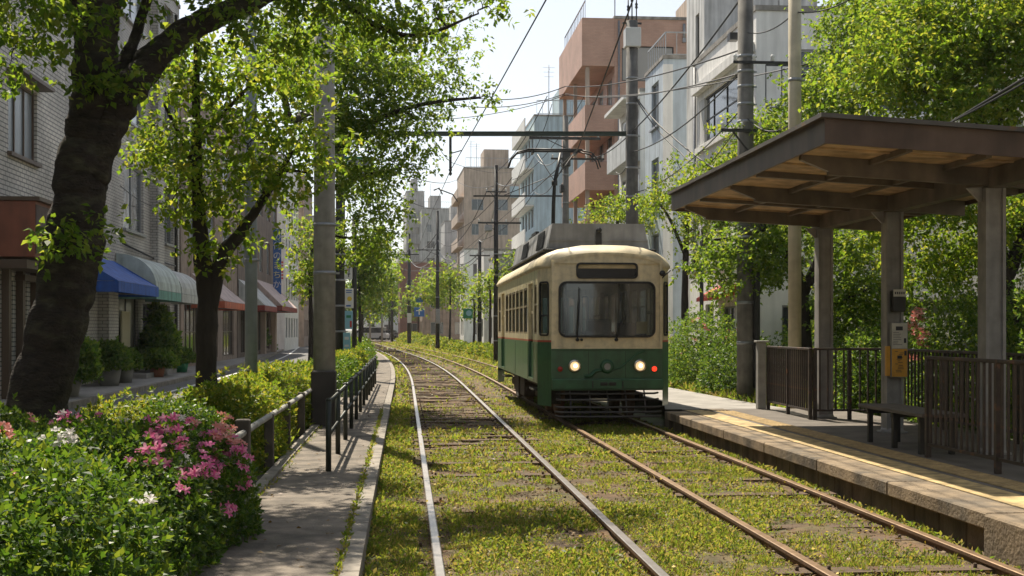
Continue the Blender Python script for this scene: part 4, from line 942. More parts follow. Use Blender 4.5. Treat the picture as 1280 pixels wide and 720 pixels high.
w6 = bush('dusty_plant', 'low pale silvery plant growing through the rail at the footpath edge', TF(-1.42, 10.7, .08), (.16, .35, .42), 420, .05, leaf_mat('leaf_silver', [(.2, .22, .15), (.3, .32, .24), (.38, .38, .3)], [(.3, .34, .2), (.4, .42, .3), (.5, .5, .4)], .3), 106, 2.2, None, 'plant', lumps=.4, wild=.2)
G_h = 'clipped hedges along the footpath'
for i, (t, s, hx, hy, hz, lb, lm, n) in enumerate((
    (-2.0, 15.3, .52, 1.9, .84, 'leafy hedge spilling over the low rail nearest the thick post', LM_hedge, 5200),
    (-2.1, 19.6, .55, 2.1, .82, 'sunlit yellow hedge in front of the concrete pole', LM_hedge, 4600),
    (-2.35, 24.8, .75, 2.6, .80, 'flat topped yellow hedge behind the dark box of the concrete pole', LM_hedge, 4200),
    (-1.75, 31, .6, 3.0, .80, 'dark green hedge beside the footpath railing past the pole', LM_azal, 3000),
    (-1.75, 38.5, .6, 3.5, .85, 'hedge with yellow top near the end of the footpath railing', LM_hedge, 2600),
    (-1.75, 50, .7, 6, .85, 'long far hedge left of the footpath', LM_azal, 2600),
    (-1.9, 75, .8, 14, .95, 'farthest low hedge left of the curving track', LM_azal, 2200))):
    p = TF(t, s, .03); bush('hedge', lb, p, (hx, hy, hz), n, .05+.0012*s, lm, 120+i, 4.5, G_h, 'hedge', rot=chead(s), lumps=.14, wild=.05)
# shrubs right of the tram and behind the platform
G_s = 'shrubs behind the platform'
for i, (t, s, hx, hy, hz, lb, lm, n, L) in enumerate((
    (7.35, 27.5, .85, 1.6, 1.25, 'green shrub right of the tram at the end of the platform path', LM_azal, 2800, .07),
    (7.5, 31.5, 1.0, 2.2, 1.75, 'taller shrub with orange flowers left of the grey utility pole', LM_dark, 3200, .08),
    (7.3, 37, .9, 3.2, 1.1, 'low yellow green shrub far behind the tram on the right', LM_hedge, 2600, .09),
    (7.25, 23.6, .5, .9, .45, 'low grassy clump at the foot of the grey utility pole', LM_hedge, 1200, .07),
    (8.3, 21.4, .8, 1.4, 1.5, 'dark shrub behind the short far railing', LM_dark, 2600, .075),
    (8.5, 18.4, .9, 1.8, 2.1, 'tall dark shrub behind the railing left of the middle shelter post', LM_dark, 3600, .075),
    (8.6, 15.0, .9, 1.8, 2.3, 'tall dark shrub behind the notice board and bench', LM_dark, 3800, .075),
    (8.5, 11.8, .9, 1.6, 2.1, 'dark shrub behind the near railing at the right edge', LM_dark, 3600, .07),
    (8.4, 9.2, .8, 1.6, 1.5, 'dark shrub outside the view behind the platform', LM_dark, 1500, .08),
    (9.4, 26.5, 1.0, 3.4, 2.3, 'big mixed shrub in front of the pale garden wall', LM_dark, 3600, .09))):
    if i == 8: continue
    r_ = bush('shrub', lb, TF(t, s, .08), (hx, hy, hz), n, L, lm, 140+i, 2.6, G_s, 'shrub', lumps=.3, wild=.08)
    if i in (1, 5, 7): put_blossoms(*r_, [(895+(i-1)*55, 425+(-5 if i > 1 else 0), 45, 'salmon', 16)], 60+i, 1.7)
for i, (t, s, hx, hy, hz, n) in enumerate(((5.5, 64, .5, 5, .55, 1500), (5.6, 77, .5, 6, .6, 1500), (5.8, 93, .5, 8, .6, 1400), (6.2, 118, .8, 14, .8, 1400), (6.4, 150, 1, 14, 1.0, 1200))):
    bush('hedge', ['low hedge with reddish tips just left of the tram', 'low hedge between the two dark poles right of the tracks', 'low hedge beside the far pole right of the tracks', 'far hedge in front of the round trees', 'farthest hedge on the inside of the bend'][i], TF(t, s, -.05), (hx, hy, hz), n, .12+.0008*s, LM_hedge, 160+i, 3.5, 'far hedges right of the tracks', 'hedge', rot=chead(s), lumps=.25)

# ---------------------------------------------------------------- grass and weeds between the rails
rg = np.random.default_rng(77)
def vn(t, s, f, sd):                                      # smooth pseudo noise 0..1
    return .5+.25*(np.sin(t*f*1.3+sd+np.sin(s*f*.9+sd*2)*1.4)+np.sin(s*f*1.1+sd*3+np.sin(t*f*1.7)*1.2))
Ps = []; Ls = []; TPs = []; TLs = []
for (s0, s1, per, Lb) in ((5.0, 10, 6800, .037), (10, 16, 4200, .046), (16, 28, 1500, .066), (28, 50, 330, .10), (50, 90, 120, .15), (90, 150, 45, .22)):
    t0_, t1_ = -.27, 4.17 if s1 <= 50 else 5.6
    n = int((t1_-t0_)*(s1-s0)*per); t = rg.uniform(t0_, t1_, n); s = rg.uniform(s0, s1, n)
    dens = .05+1.9*vn(t, s, 1.9, 1.3)*vn(t, s, .7, 4)+.9*(vn(t, s, 5.5, 2)-.5)
    inL = (t > .3) & (t < 1.58); inR = (t > 2.8) & (t < 3.9)
    dens = np.where(inL, dens*np.clip(1.35-(s-11)/9, .06, 1.15), dens)
    dens = np.where((t < .25), dens*np.clip(1.4-(s-16)/14, .2, 1.2)+.15, dens)
    dens = np.where((t > 1.65) & (t < 2.7), np.where(s < 16, dens*1.25+.15, dens*np.clip(1.2-(s-16)/16, .25, 1.2)), dens)
    dens = np.where(inR, np.where(s < 13.5, dens*.5, np.where(s < 20, dens*1.2+.1, dens*.8)), dens)
    dens = np.where(t > 4.0, dens*.55, dens); dens = np.where((s > 40) & (t > 3.95), dens+.45, dens)
    # a bare band over each sleeper in the thin places
    rail = np.min(np.abs(t[:, None]-np.array([.227, 1.648, 2.722, 3.963])), 1) < .045
    ok_ = (rg.random(n) < dens) & ~rail; t = t[ok_]; s = s[ok_]
    hb = .6+.9*vn(t, s, 1.1, 7)*vn(t, s, 3.1, 9)+.0
    nearrail = np.min(np.abs(t[:, None]-np.array([.227, 1.648, 2.722, 3.963])), 1) < .13
    hb = np.where(nearrail, hb*.55, hb)
    P = np.array([TF(a, b, 0)[:] for a, b in zip(t, s)]); P[:, 2] = -.062+np.abs(rg.normal(size=len(P)))*.020*np.clip(hb, .5, 1.5)
    Ps.append(P); Ls.append(Lb*hb*rg.uniform(.5, 1.25, len(P)))
    # loose tufts of taller blades
    nt_ = int((t1_-t0_)*(s1-s0)*{5.0: 30, 10: 18, 16: 5}.get(s0, 0)); ct = rg.uniform(t0_, t1_, nt_); cs = rg.uniform(s0, s1, nt_)
    okc = (rg.random(nt_) < vn(ct, cs, 1.9, 1.3)*1.3) & (np.min(np.abs(ct[:, None]-np.array([.227, 1.648, 2.722, 3.963])), 1) > .07); ct = ct[okc]; cs = cs[okc]; q_ = 26
    tt = np.repeat(ct, q_)+rg.normal(size=len(ct)*q_)*.022*(Lb/.046); sv = np.repeat(cs, q_)+rg.normal(size=len(cs)*q_)*.022*(Lb/.046)
    P = np.array([TF(a, b, -.065)[:] for a, b in zip(tt, sv)]) if len(tt) else np.zeros((0, 3)); TPs.append(P); TLs.append(.042*np.repeat(rg.uniform(.9, 2.2, len(ct)), q_)*rg.uniform(.6, 1.2, len(tt)))
# weeds in the joint of the footpath edging, along the platform wall and along the hedge kerb
for (tc_, sp_, s0, s1, n, Lb, z) in ((-.416, .014, 5, 24, 2200, .042, .078), (4.16, .05, 8, 21, 1700, .05, -.05), (-.24, .03, 5, 30, 2600, .06, -.05), (-1.30, .03, 8, 24, 900, .04, .08)):
    s = rg.uniform(s0, s1, n); s = s[rg.random(n) < .15+1.0*vn(s*0, s, 2.3, tc_*9)]; t = tc_+rg.normal(size=len(s))*sp_
    P = np.array([TF(a, b, z)[:] for a, b in zip(t, s)]); Ps.append(P); Ls.append(Lb*rg.uniform(.5, 1.3, len(s)))
P = np.vstack(Ps); L_ = np.concatenate(Ls); n = len(P)
a = rg.uniform(0, 6.283, n); el = rg.uniform(.15, 1.25, n)
d = np.stack([np.cos(a)*np.cos(el), np.sin(a)*np.cos(el), np.sin(el)], 1); nv = unit(np.array([0, 0, 1.])+rg.normal(size=(n, 3))*.5)
print('grass', n)
o = leaf_mesh('grass', P, d, nv, L_, LM_grass, None, width=.20); tag(o, kind='stuff')
P = np.vstack(TPs); n = len(P); a = rg.uniform(0, 6.283, n); el = rg.uniform(.7, 1.4, n); d = np.stack([np.cos(a)*np.cos(el), np.sin(a)*np.cos(el), np.sin(el)], 1)
o = leaf_mesh('grass', P, d, unit(rg.normal(size=(n, 3))), np.concatenate(TLs), LM_grass, None, width=.055, fold=.03); tag(o, kind='stuff')
# verge grass behind the platform and on the planting strip
Ps = []
for (ta, tb, s0, s1, n, z) in ((6.5, 9, 22, 45, 16000, .12), (-3.3, -1.5, 11, 60, 14000, .07)):
    Ps.append(np.array([TF(x, y, z)[:] for x, y in zip(rg.uniform(ta, tb, n), rg.uniform(s0, s1, n))]))
P = np.vstack(Ps); n = len(P); a = rg.uniform(0, 6.283, n); el = rg.uniform(.3, 1.35, n)
d = np.stack([np.cos(a)*np.cos(el), np.sin(a)*np.cos(el), np.sin(el)], 1)
o = leaf_mesh('grass', P, d, unit(np.array([0, 0, 1.])+rg.normal(size=(n, 3))*.5), rg.uniform(.08, .26, n), LM_grass, None, width=.13); tag(o, kind='stuff')
# dandelions: tiny yellow heads
n = 260; s = 5.5+rg.random(n)**1.6*16; t = rg.uniform(-.2, 4.1, n); P = np.array([TF(x, y, -.01+rg.random()*.04)[:] for x, y in zip(t, s)])
a = rg.uniform(0, 6.28, n); d = np.stack([np.cos(a), np.sin(a), rg.uniform(-.2, .5, n)], 1)
o = leaf_mesh('small_yellow_flowers', P, d, unit(np.array([0, -.6, .8])+rg.normal(size=(n, 3))*.3), rg.uniform(.018, .034, n), leaf_mat('petal_yellow', [(.6, .42, .03), (.65, .5, .05)], [(.7, .5, .05), (.8, .6, .05)], .3), None, width=.45); tag(o, kind='stuff')
# fallen leaves and scraps
n = 9000; s = 5+rg.random(n)**1.5*30; t = rg.uniform(-1.4, 4.15, n); z = np.where(t < -.28, .084, -.045)
keep = (t > -.27) | (rg.random(n) < .10); s, t, z = s[keep], t[keep], z[keep]; n = len(s)
P = np.array([TF(x, y, q)[:] for x, y, q in zip(t, s, z)]); a = rg.uniform(0, 6.28, n); d = np.stack([np.cos(a), np.sin(a), rg.uniform(-.05, .3, n)], 1)
o = leaf_mesh('fallen_leaves', P, d, unit(np.array([0, 0, 1.])+rg.normal(size=(n, 3))*.35), rg.uniform(.02, .055, n), LM_dry, None, width=.28); tag(o, kind='stuff')
# ballast stones
def stones(n):
    mb = MB(); r = random.Random(8); out = MB()
    for _ in range(n):
        s_ = 5+r.random()**1.4*24; t_ = r.uniform(-.2, 4.1); q = r.uniform(.010, .028); c = TF(t_, s_, -.058)
        P = [Vector((r.uniform(.6, 1)*x*q, r.uniform(.6, 1)*y*q, r.uniform(.4, .9)*z_*q))+c for x, y, z_ in ((1, 0, 0), (0, 1, 0), (-1, 0, 0), (0, -1, 0), (0, 0, 1), (0, 0, -1))]
        out.add(P, [(0, 1, 4), (1, 2, 4), (2, 3, 4), (3, 0, 4), (1, 0, 5), (2, 1, 5), (3, 2, 5), (0, 3, 5)])
    return out
o = stones(9000).build('ballast_stones', mat('ballast', (.20, .14, .085), .9, var=.5, vscale=9), fix=False); tag(o, kind='stuff')
for i, (t_, s_, lb) in enumerate(((-2.6, -18, 'street tree further behind the camera on the planting strip'), (7.0, -16, 'tree further behind the camera on the platform side'), (-2.6, -6, 'street tree behind the camera on the planting strip'), (7.8, -4, 'tree behind the camera on the platform side'), (-2.6, 3.2, 'street tree beside the camera whose crown shades the azaleas'), (8.3, 5.5, 'tree at the right outside the view behind the platform'))):  # unseen trees, most added only for the tram windscreen to reflect
    p = TF(t_, s_, .05); top = 5.2
    tt = [[(tuple(p+Vector((0, 0, -.1))), .17), (tuple(p+Vector((.05, .1, 1.6))), .14), (tuple(p+Vector((.1, -.1, 3.2))), .11), (tuple(p+Vector((0, .1, top))), .06)]]
    def bl(dx, dy, dz, r, f=1.0, p=p):
        q = p+Vector((dx, dy, dz)); D = q.y; 
        return q, r, f
    t = thing('street_tree', lb, 'tree', p, 0, G_left if t_ < 0 else G_right); tm = MB(); tm.tube([Vector(q[0]) for q in tt[0]], [q[1] for q in tt[0]], 10)
    rg2 = np.random.default_rng(400+i); n = 900; v = unit(rg2.normal(size=(n, 3)))*(rg2.random((n, 1))**.4); cc = np.array(p)+np.array([0, 0, top+.4])+v*np.array([2.2, 2.2, 1.5])
    for q in range(16): e = cc[q*40]; b0 = np.array(p)+np.array([0, 0, rg2.uniform(2.6, 4.6)]); tm.tube([b0, b0*.5+e*.5+np.array([0, 0, .2]), e], [.05, .03, .012], 6, cap=False)
    tm.build('trunk', M_bark2, t, world=True, fix=False)
    P, d, nv = sprig_leaves(rg2, cc, unit(v), 9, 6, (.2, .2, .12), .095); leaf_mesh('crown', P, d, nv, .095*rg2.uniform(.65, 1.2, len(P)), LM_cherry, t)
# ---------------------------------------------------------------- buildings
GL_win = glass_mat('window_glass', (.035, .045, .055), .08)
GL_pale = glass_mat('window_glass_pale', (.20, .23, .25), .25)
M_alu = mat('window_aluminium', (.28, .28, .28), .4, metal=.5)
M_brownf = mat('window_frame_brown', (.10, .065, .04), .5)
M_curt = mat('curtain', (.50, .48, .42), .9)
GL_mid = glass_mat('window_glass_mid', (.10, .12, .13), .12); GL_curt = glass_mat('window_glass_curtained', (.30, .28, .24), .2); WR = random.Random(4)
WC = {}
def window_obj(parent, O, rz, w, h, style='slide', fm=M_alu, gm=GL_win, name='window', sill=False):
    if gm is GL_win: gm = WR.choice((GL_win, GL_win, GL_mid, GL_curt))
    key = (round(w, 2), round(h, 2), style, fm.name, gm.name, sill)
    if key not in WC:
        k = MB(); b = .05
        k.box(0, w, -.03, .03, 0, b); k.box(0, w, -.03, .03, h-b, h); k.box(0, b, -.03, .03, b, h-b); k.box(w-b, w, -.03, .03, b, h-b)
        if style == 'slide': k.box(w/2-.03, w/2+.03, -.02, .025, b, h-b)
        if style == 'triple': 
            for q in (w/3, 2*w/3): k.box(q-.03, q+.03, -.02, .025, b, h-b)
        if style == 'grid':
            for q in (w*.25, w*.5, w*.75): k.box(q-.02, q+.02, -.015, .025, b, h-b)
            k.box(b, w-b, -.012, .022, h*.5-.02, h*.5+.02)
        if sill: k.box(-.08, w+.08, -.20, -.032, -.09, -.01)
        f = k.build(name, fm); g_ = MB(); g_.quad((b, .01, b), (w-b, .01, b), (w-b, .01, h-b), (b, .01, h-b)); p = g_.build('pane', gm)
        WC[key] = (f.data, p.data); bpy.data.objects.remove(f); bpy.data.objects.remove(p)
    f = mesh_obj(name, WC[key][0], parent, O, (0, 0, rz)); mesh_obj('pane', WC[key][1], f); return f

class Bld:
    """corner = street corner nearest the camera; +y along the street away from the camera; body to +x (side=1) or -x (side=-1)"""
    def __init__(s, name, label, corner, head, w, L, H, side, wall, group=None, roofm=None, cat='building'):
        s.o = thing(name, label, cat, (corner[0], corner[1], 0), head, group); s.w = w; s.L = L; s.H = H; s.side = side; s.wm = wall
        s.st = []; s.fr = []; s.roofm = roofm or M_conc
    def street(s, ops, **k): s.st += [(o, k) for o in ops]      # ops in (y0, z0, y1, z1)
    def front(s, ops, **k): s.fr += [(o, k) for o in ops]       # ops in (x0, z0, x1, z1), x measured away from the street
    def done(s, z0=-.1, parapet=.5):
        m = MB(); w, L, H = s.w, s.L, s.H; q = s.side
        if q > 0:
            wall_face(m, (0, L, z0), (0, -1, 0), (0, 0, 1), L, H-z0, [(L-o[2], o[1]-z0, L-o[0], o[3]-z0) for o, k in s.st], .12)
            wall_face(m, (0, 0, z0), (1, 0, 0), (0, 0, 1), w, H-z0, [(o[0], o[1]-z0, o[2], o[3]-z0) for o, k in s.fr], .12)
        else:
            wall_face(m, (0, 0, z0), (0, 1, 0), (0, 0, 1), L, H-z0, [(o[0], o[1]-z0, o[2], o[3]-z0) for o, k in s.st], .12)
            wall_face(m, (-w, 0, z0), (1, 0, 0), (0, 0, 1), w, H-z0, [(w-o[2], o[1]-z0, w-o[0], o[3]-z0) for o, k in s.fr], .12)
        X = q*w
        m.quad((0, L, z0), (X, L, z0), (X, L, H), (0, L, H)); m.quad((X, 0, z0), (X, L, z0), (X, L, H), (X, 0, H))
        m.build('wall', s.wm, s.o, fix=False)
        r = MB(); x0, x1 = min(0, X)-.04, max(0, X)+.04
        r.box(x0, x1, -.04, L+.04, H-parapet, H-parapet+.1) if False else r.box(x0+.05, x1-.05, .01, L-.01, H-.12, H-.02)
        r.box(x0, x1, -.05, .12, H+.002, H+.14); r.box(x0, x1, L-.12, L+.05, H+.002, H+.14); r.box(x0, x0+.17, .122, L-.122, H+.002, H+.14); r.box(x1-.17, x1, .122, L-.122, H+.002, H+.14)
        r.build('roof', s.roofm, s.o)
        for o, k in s.st:
            if k.get('empty'): continue
            kk = {a: b for a, b in k.items()}
            if q > 0: window_obj(s.o, (.10, o[2], o[1]), -math.pi/2, o[2]-o[0], o[3]-o[1], **kk)
            else: window_obj(s.o, (-.10, o[0], o[1]), math.pi/2, o[2]-o[0], o[3]-o[1], **kk)
        for o, k in s.fr:
            x = o[0] if q > 0 else -o[2]
            window_obj(s.o, (x, .10, o[1]), 0, o[2]-o[0], o[3]-o[1], **k)
        return s.o
    def part(s, name, m, boxes, bev=0.0):
        k = MB()
        for b in boxes: k.box(*b, 0, bev)
        return k.build(name, m, s.o)
def on_facade(px, a):                                       # street-plane point: distance seen at pixel column px for a plane a metres right of the camera foot
    D = FPX*a/(px-505.6-.0); return Vector((a-.0838*D, D, 0))

M_wwall = mat('white_stucco', (.80, .79, .76), .8, var=.08, vscale=2, streak=.15, bump=.15, bscale=60)
M_blueg = mat('blue_grey_siding', (.50, .57, .63), .75, var=.12, vscale=2, streak=.2)
M_pink = brick_mat('pink_tile', (.56, .34, .25), (.51, .30, .22), (.44, .30, .23), .24, .07, .008, .2)
M_bluew = mat('light_blue_wall', (.46, .58, .64), .8, var=.12, vscale=1, streak=.25)
M_tan = mat('tan_wall', (.50, .40, .32), .85, var=.15, vscale=1, streak=.25)
M_grey = mat('grey_wall', (.47, .46, .45), .85, var=.15, vscale=.8, streak=.3)
M_brickw = brick_mat('white_brick_tile', (.68, .63, .56), (.60, .56, .50), (.17, .16, .15), .30, .10, .014, .35)
M_brickg = brick_mat('grey_brick_tile', (.54, .50, .45), (.47, .44, .40), (.18, .17, .165), .25, .09, .010, .4)
M_brownw = mat('brown_wall', (.34, .26, .21), .85, var=.25, vscale=2, streak=.3)
M_bluewall2 = mat('pale_blue_siding', (.36, .40, .46), .7, var=.15, vscale=2)
M_railm = mat('balcony_rail_black', (.03, .03, .03), .5)
M_acu = mat('ac_unit_white', (.60, .60, .57), .5, var=.1)

def rail_part(b, x0, x1, y0, y1, z, h=1.05, n=14, m=M_railm, name='railing'):
    k = MB(); A = Vector((x0, y0, z)); B = Vector((x1, y1, z))
    k.obox(A+Vector((0, 0, h)), B+Vector((0, 0, h)), .05, .05); k.obox(A+Vector((0, 0, .08)), B+Vector((0, 0, .08)), .04, .04)
    for i in range(n+1): p = A.lerp(B, i/n); k.obox(p+Vector((0, 0, .1)), p+Vector((0, 0, h)), .025, .025, up=(1, 0, 0))
    return k.build(name, m, b.o)
def antenna(b, x, y, z, h, arms=3):
    k = MB(); k.tube([(x, y, z), (x, y, z+h)], .03, 6)
    for i in range(arms):
        zz = z+h*(.95-i*.08); k.obox((x-.5+i*.06, y, zz), (x+.5-i*.06, y, zz), .02, .02)
    k.obox((x, y-.6, z+h*.9), (x, y+.6, z+h*.9), .02, .02); k.build('antenna', M_galv, b.o)
def ac_unit(b, x, y, z, q=1):
    k = MB(); k.box(x, x+.34, y, y+.8, z, z+.58, 0, .02); u = k.build('air_conditioner', M_acu, b.o)
    k = MB(); k.lathe((x-.004, y+.33, z+.29), [(.04, 0), (.06, -.01), (.22, -.012), (.24, 0)], 16, 0, 'X'); k.build('fan_grille', M_dark, u)

# A: white building behind the grey utility pole
c = on_facade(945, 9.3); A = Bld('white_building', 'white three storey building with long window bands behind the grey utility pole', c, TH, 12, 7.3, 10.0, 1, M_wwall)
A.street([(.3, 7.35, 6.6, 8.75)], style='grid', fm=M_dark); A.street([(.8, 4.2, 2.0, 6.0), (3.1, 3.2, 4.3, 6.0), (5.3, 3.4, 6.3, 5.8)], style='slide', fm=M_alu, sill=True); A.street([(1.2, .9, 2.6, 2.4), (4.4, .9, 6, 2.4)], fm=M_alu)
A.front([(.9, 7.4, 2.5, 9.0), (3.3, 7.4, 4.6, 9.2), (6, 7.4, 7.6, 9.0), (1.2, 4.2, 3.0, 5.8), (5, 4.2, 6.8, 5.8), (2, 1, 3.6, 2.4)], fm=M_alu, gm=GL_win)
A.done(); rail_part(A, .1, 5.2, -.55, -.55, 7.25, 1.2, 12); A.part('balcony', M_wwall, [(.05, 5.3, -.65, -.01, 7.02, 7.2)]); A.part('ledge', M_wwall, [(-.22, -.01, .15, 6.8, 8.95, 9.2), (-.10, -.01, .15, 6.8, 7.1, 7.28)])
for x in (1.5, 4): antenna(A, x, 3, 10.1, 2.6)
k = MB(); k.tube([(-.06, 6.95, .0), (-.06, 6.95, 9.9)], .05, 6); k.build('downpipe', M_galv, A.o)
A.part('floodlight', M_dark, [(-.45, -.2, 1.0, 1.3, 9.45, 9.65), (-.2, -.01, 1.12, 1.18, 9.5, 9.56)])
c = on_facade(880, 9.32); T = Bld('stair_tower', 'tall pale grey concrete stair tower rising above the white building', c, TH, 3.6, 2.5, 16.5, 1, mat('tower_concrete', (.66, .66, .64), .85, var=.15, vscale=2, streak=.4, bump=.2, bscale=30))
T.street([(.7, z, 1.2, z+2.0) for z in (1.5, 4.2, 6.9, 9.6, 12.3)], style='plain', fm=M_dark); T.done()
T.part('floodlight', M_acu, [(1.0, 1.9, -.5, -.2, 10.9, 11.1), (1.4, 1.5, -.2, -.01, 10.95, 11.05)])
# B: narrow blue grey building
c = on_facade(829, 9.6); B = Bld('blue_grey_building', 'narrow blue grey building with two tall street windows between the white and pink buildings', c, TH, 5.5, 3.6, 11.6, 1, M_blueg)
B.street([(.9, 9.3, 2.3, 11.0), (.9, 6.4, 2.3, 8.1), (.9, 3.5, 2.3, 5.2), (.9, .8, 2.3, 2.6)], fm=M_alu, sill=True); B.done(); rail_part(B, .1, .1, .1, 3.5, 11.7, .9, 8, M_galv, 'roof_railing'); rail_part(B, .1, 3.4, .05, .05, 11.7, .9, 8, M_galv, 'roof_railing')
B.part('wall_return', M_wwall, [(-.02, .35, -.03, -.012, 0, 11.4)])
# B2: white balcony block
c = on_facade(800, 9.75); B2 = Bld('white_balcony_building', 'white block of stacked balconies behind the tall pole with the white box', c, TH, 4, 5.2, 11.4, 1, M_wwall)
B2.street([(.4, z+.1, 2.2, z+2.0) for z in (1, 3.6, 6.2, 8.8)], fm=M_alu); B2.street([(2.8, z+.1, 4.6, z+2.0) for z in (1, 3.6, 6.2, 8.8)], fm=M_alu); B2.done()
for z in (.9, 3.5, 6.1, 8.7): B2.part('balcony', mat('balcony_white', (.58, .60, .60), .7, var=.15, streak=.3), [(-.6, -.01, .1, 5, z-.15, z), (-.6, -.52, .1, 5, z+.002, z+.95), (-.518, -.01, .1, .18, z+.002, z+.95)]); ac_unit(B2, -.5, .4, z+.96)
B2.part('balcony_roof', M_white, [(-.7, -.01, 0, 5.1, 11.1, 11.25)])
# C: pink tile apartment block
c = on_facade(768, 10.17); Cc = Bld('pink_apartment_building', 'tall pink tiled apartment block with slanting stacked balconies', c, TH, 9, 9.5, 16.6, 1, M_pink)
Cc.front([(.35, 13.6, 1.05, 15.2), (1.1, 13.6, 2.9, 15.3)], fm=M_dark, style='plain'); Cc.front([(.7, z, 1.3, z+1.4) for z in (3.6, 6.1, 8.6, 11.1)], fm=M_dark); Cc.front([(4, z, 5.8, z+1.5) for z in (3.6, 8.6, 13.6)], fm=M_dark)
for z in (1.2, 3.9, 6.6, 9.3, 12.0): Cc.street([(.8, z, 2.4, z+1.9), (3.6, z, 5.2, z+1.9), (6.6, z, 8.2, z+1.9)], fm=M_alu)
Cc.done()
for z in (3.0, 5.75, 8.5, 11.25): Cc.part('balcony', M_pink, [(-1.45, -.01, -.02, 9.2, z-.2, z), (-1.45, -1.3, -.02, 9.2, z+.002, z+1.15), (-1.298, -.01, -.02, .12, z+.002, z+1.15)])
Cc.part('balcony', M_pink, [(-1.6, -.01, -.02, 9.2, 14.3, 14.5), (-1.6, -1.45, -.02, 9.2, 14.502, 16.62), (-1.448, -.01, -.02, .12, 14.502, 16.62)])
for y in (.2, 4.6, 9): Cc.part('balcony_post', M_tan, [(-1.38, -1.2, y, y+.18, 0, 14.28)])
k = MB(); k.tube([(.2, -.06, 0), (.2, -.06, 16.5)], .05, 6); k.build('downpipe', M_galv, Cc.o)
k = MB(); k.tube([(3.4, -.08, 15.6), (3.4, -.08, 16.4)], .07, 8); k.box(3.32, 3.48, -.15, -.02, 15.5, 15.7); k.build('vent_pipe', M_galv, Cc.o)
rail_part(Cc, -1.3, -1.3, 1, 9, 16.7, 1.0, 14, M_galv, 'roof_railing')
for x, y in ((4.4, 2), (1, 6)): antenna(Cc, x, y, 16.7, 3.5)
for z in (3.7, 8.7): ac_unit(Cc, 2.2, -.4, z) if False else None
for (b_, x, z) in ((Cc, 2.1, 11.3), (Cc, 2.1, 8.7), (A, 4.9, 4.5), (A, 8, 7.6), (B, 2.2, 6.2), (B, 3.6, 9.0)):
    k = MB(); k.box(x, x+.75, -.36, -.02, z, z+.55, 0, .02); u_ = k.build('air_conditioner', M_acu, b_.o); k = MB(); k.lathe((x+.3, -.365, z+.28), [(.04, 0), (.06, -.01), (.2, -.012), (.22, 0)], 16, 0, 'Y'); k.build('fan_grille', M_dark, u_)
    k = MB(); k.tube([(x+.7, -.05, z), (x+.72, -.05, z-2.6)], .03, 6); k.build('hose', M_acu, b_.o)
B.o and None
# rooftop house of the pink block
Cc.part('roof_house', M_tan, [(4.6, 8.9, 1.5, 7.5, 16.75, 18.9)])
def far_block(name, label, px, D, head, w, L, H, wm, side=1, fl=2.9, street=True, front=True, bal=None, group=None, fw=1.4, gap=2.3, roof_extra=True, seed=0, gm=GL_win):
    r = random.Random(seed); X = (px-CX)/FPX*D
    b = Bld(name, label, (X, D), head, w, L, H, side, wm, group)
    nf = int((H-.6)/fl)
    sw = []; fwn = []
    for f in range(nf):
        z = .9+f*fl
        if z+1.6 > H: break
        if street: 
            y = .8
            while y+fw < L and len(sw) < 48: sw.append((y, z, y+fw, z+1.5)); y += gap
        if front:
            x = .9
            while x+fw < w and len(fwn) < 44:
                if r.random() < .95: fwn.append((x, z+.1, x+fw*r.choice((.6, 1)), z+1.4))
                x += gap*1.15
    b.street(sw, fm=M_alu, gm=gm); b.front(fwn, fm=M_alu, gm=gm); b.done()
    if bal:
        for f in range(1, nf+1):
            z = f*fl-.3
            if z+1 < H: b.part('balcony', bal, [(-.75 if side > 0 else .01, -.01 if side > 0 else .75, .3, L-.3, z-.12, z), ((-.75 if side > 0 else .67), (-.67 if side > 0 else .75), .3, L-.3, z+.002, z+1.0)])
    if roof_extra:
        q = side; b.part('roof_house', wm, [(min(q*w*.3, q*w*.65), max(q*w*.3, q*w*.65), L*.2, L*.6, H+.15, H+2.6)])
        rail_part(b, q*.2, q*(w-.2), .1, .1, H+.15, 1.1, 16, M_galv, 'roof_railing')
        for i in range(2): antenna(b, q*w*r.uniform(.1, .9), L*.3, H+.1, r.uniform(2.5, 5))
    return b
E = far_block('light_blue_building', 'light blue apartment block with white balconies left of the pink block', 668, 100, .097, 7.5, 11, 18.2, M_bluew, bal=M_white, seed=1, front=False)
E.part('signboard', M_bluewall2, [(5.2, 8.4, -.25, -.02, 15.6, 18.0)])
far_block('teal_roofed_building', 'low building with teal panels between the light blue block and the tram roof', 672, 82, .09, 6.5, 6, 7.2, mat('teal_panel', (.22, .42, .42), .7, var=.15), seed=2, roof_extra=False)
F = far_block('tan_apartment_building', 'tan apartment block with rooftop railing in the middle distance', 580, 150, .11, 8.5, 12, 20.4, M_tan, bal=M_tan, seed=3, front=True, gap=2.5)
F.part('light_blue_unit', M_bluew, [(5.4, 6.4, -.5, -.02, 17, 18.3)])
far_block('white_house', 'white gabled low building in front of the tan block', 605, 105, .11, 4.6, 7, 8.0, M_wwall, seed=4, roof_extra=False)
far_block('grey_apartment_building', 'tall grey apartment block furthest left with a higher stair tower', 527, 222, .13, 5.5, 14, 22.4, M_grey, seed=5, gap=3.2)
far_block('grey_tower', 'highest narrow grey tower of the far skyline with an antenna', 508, 228, .13, 3.2, 12, 26, M_grey, seed=6, gap=3.0)
far_block('low_grey_building', 'low pale building at the left foot of the far grey tower', 497, 230, .13, 3.0, 12, 15.2, M_wwall, seed=7, roof_extra=False)
far_block('grey_building', 'grey block filling the gap between the far grey tower and the tan block', 556, 190, .12, 3.4, 9, 17.5, M_grey, seed=8, gap=2.8)
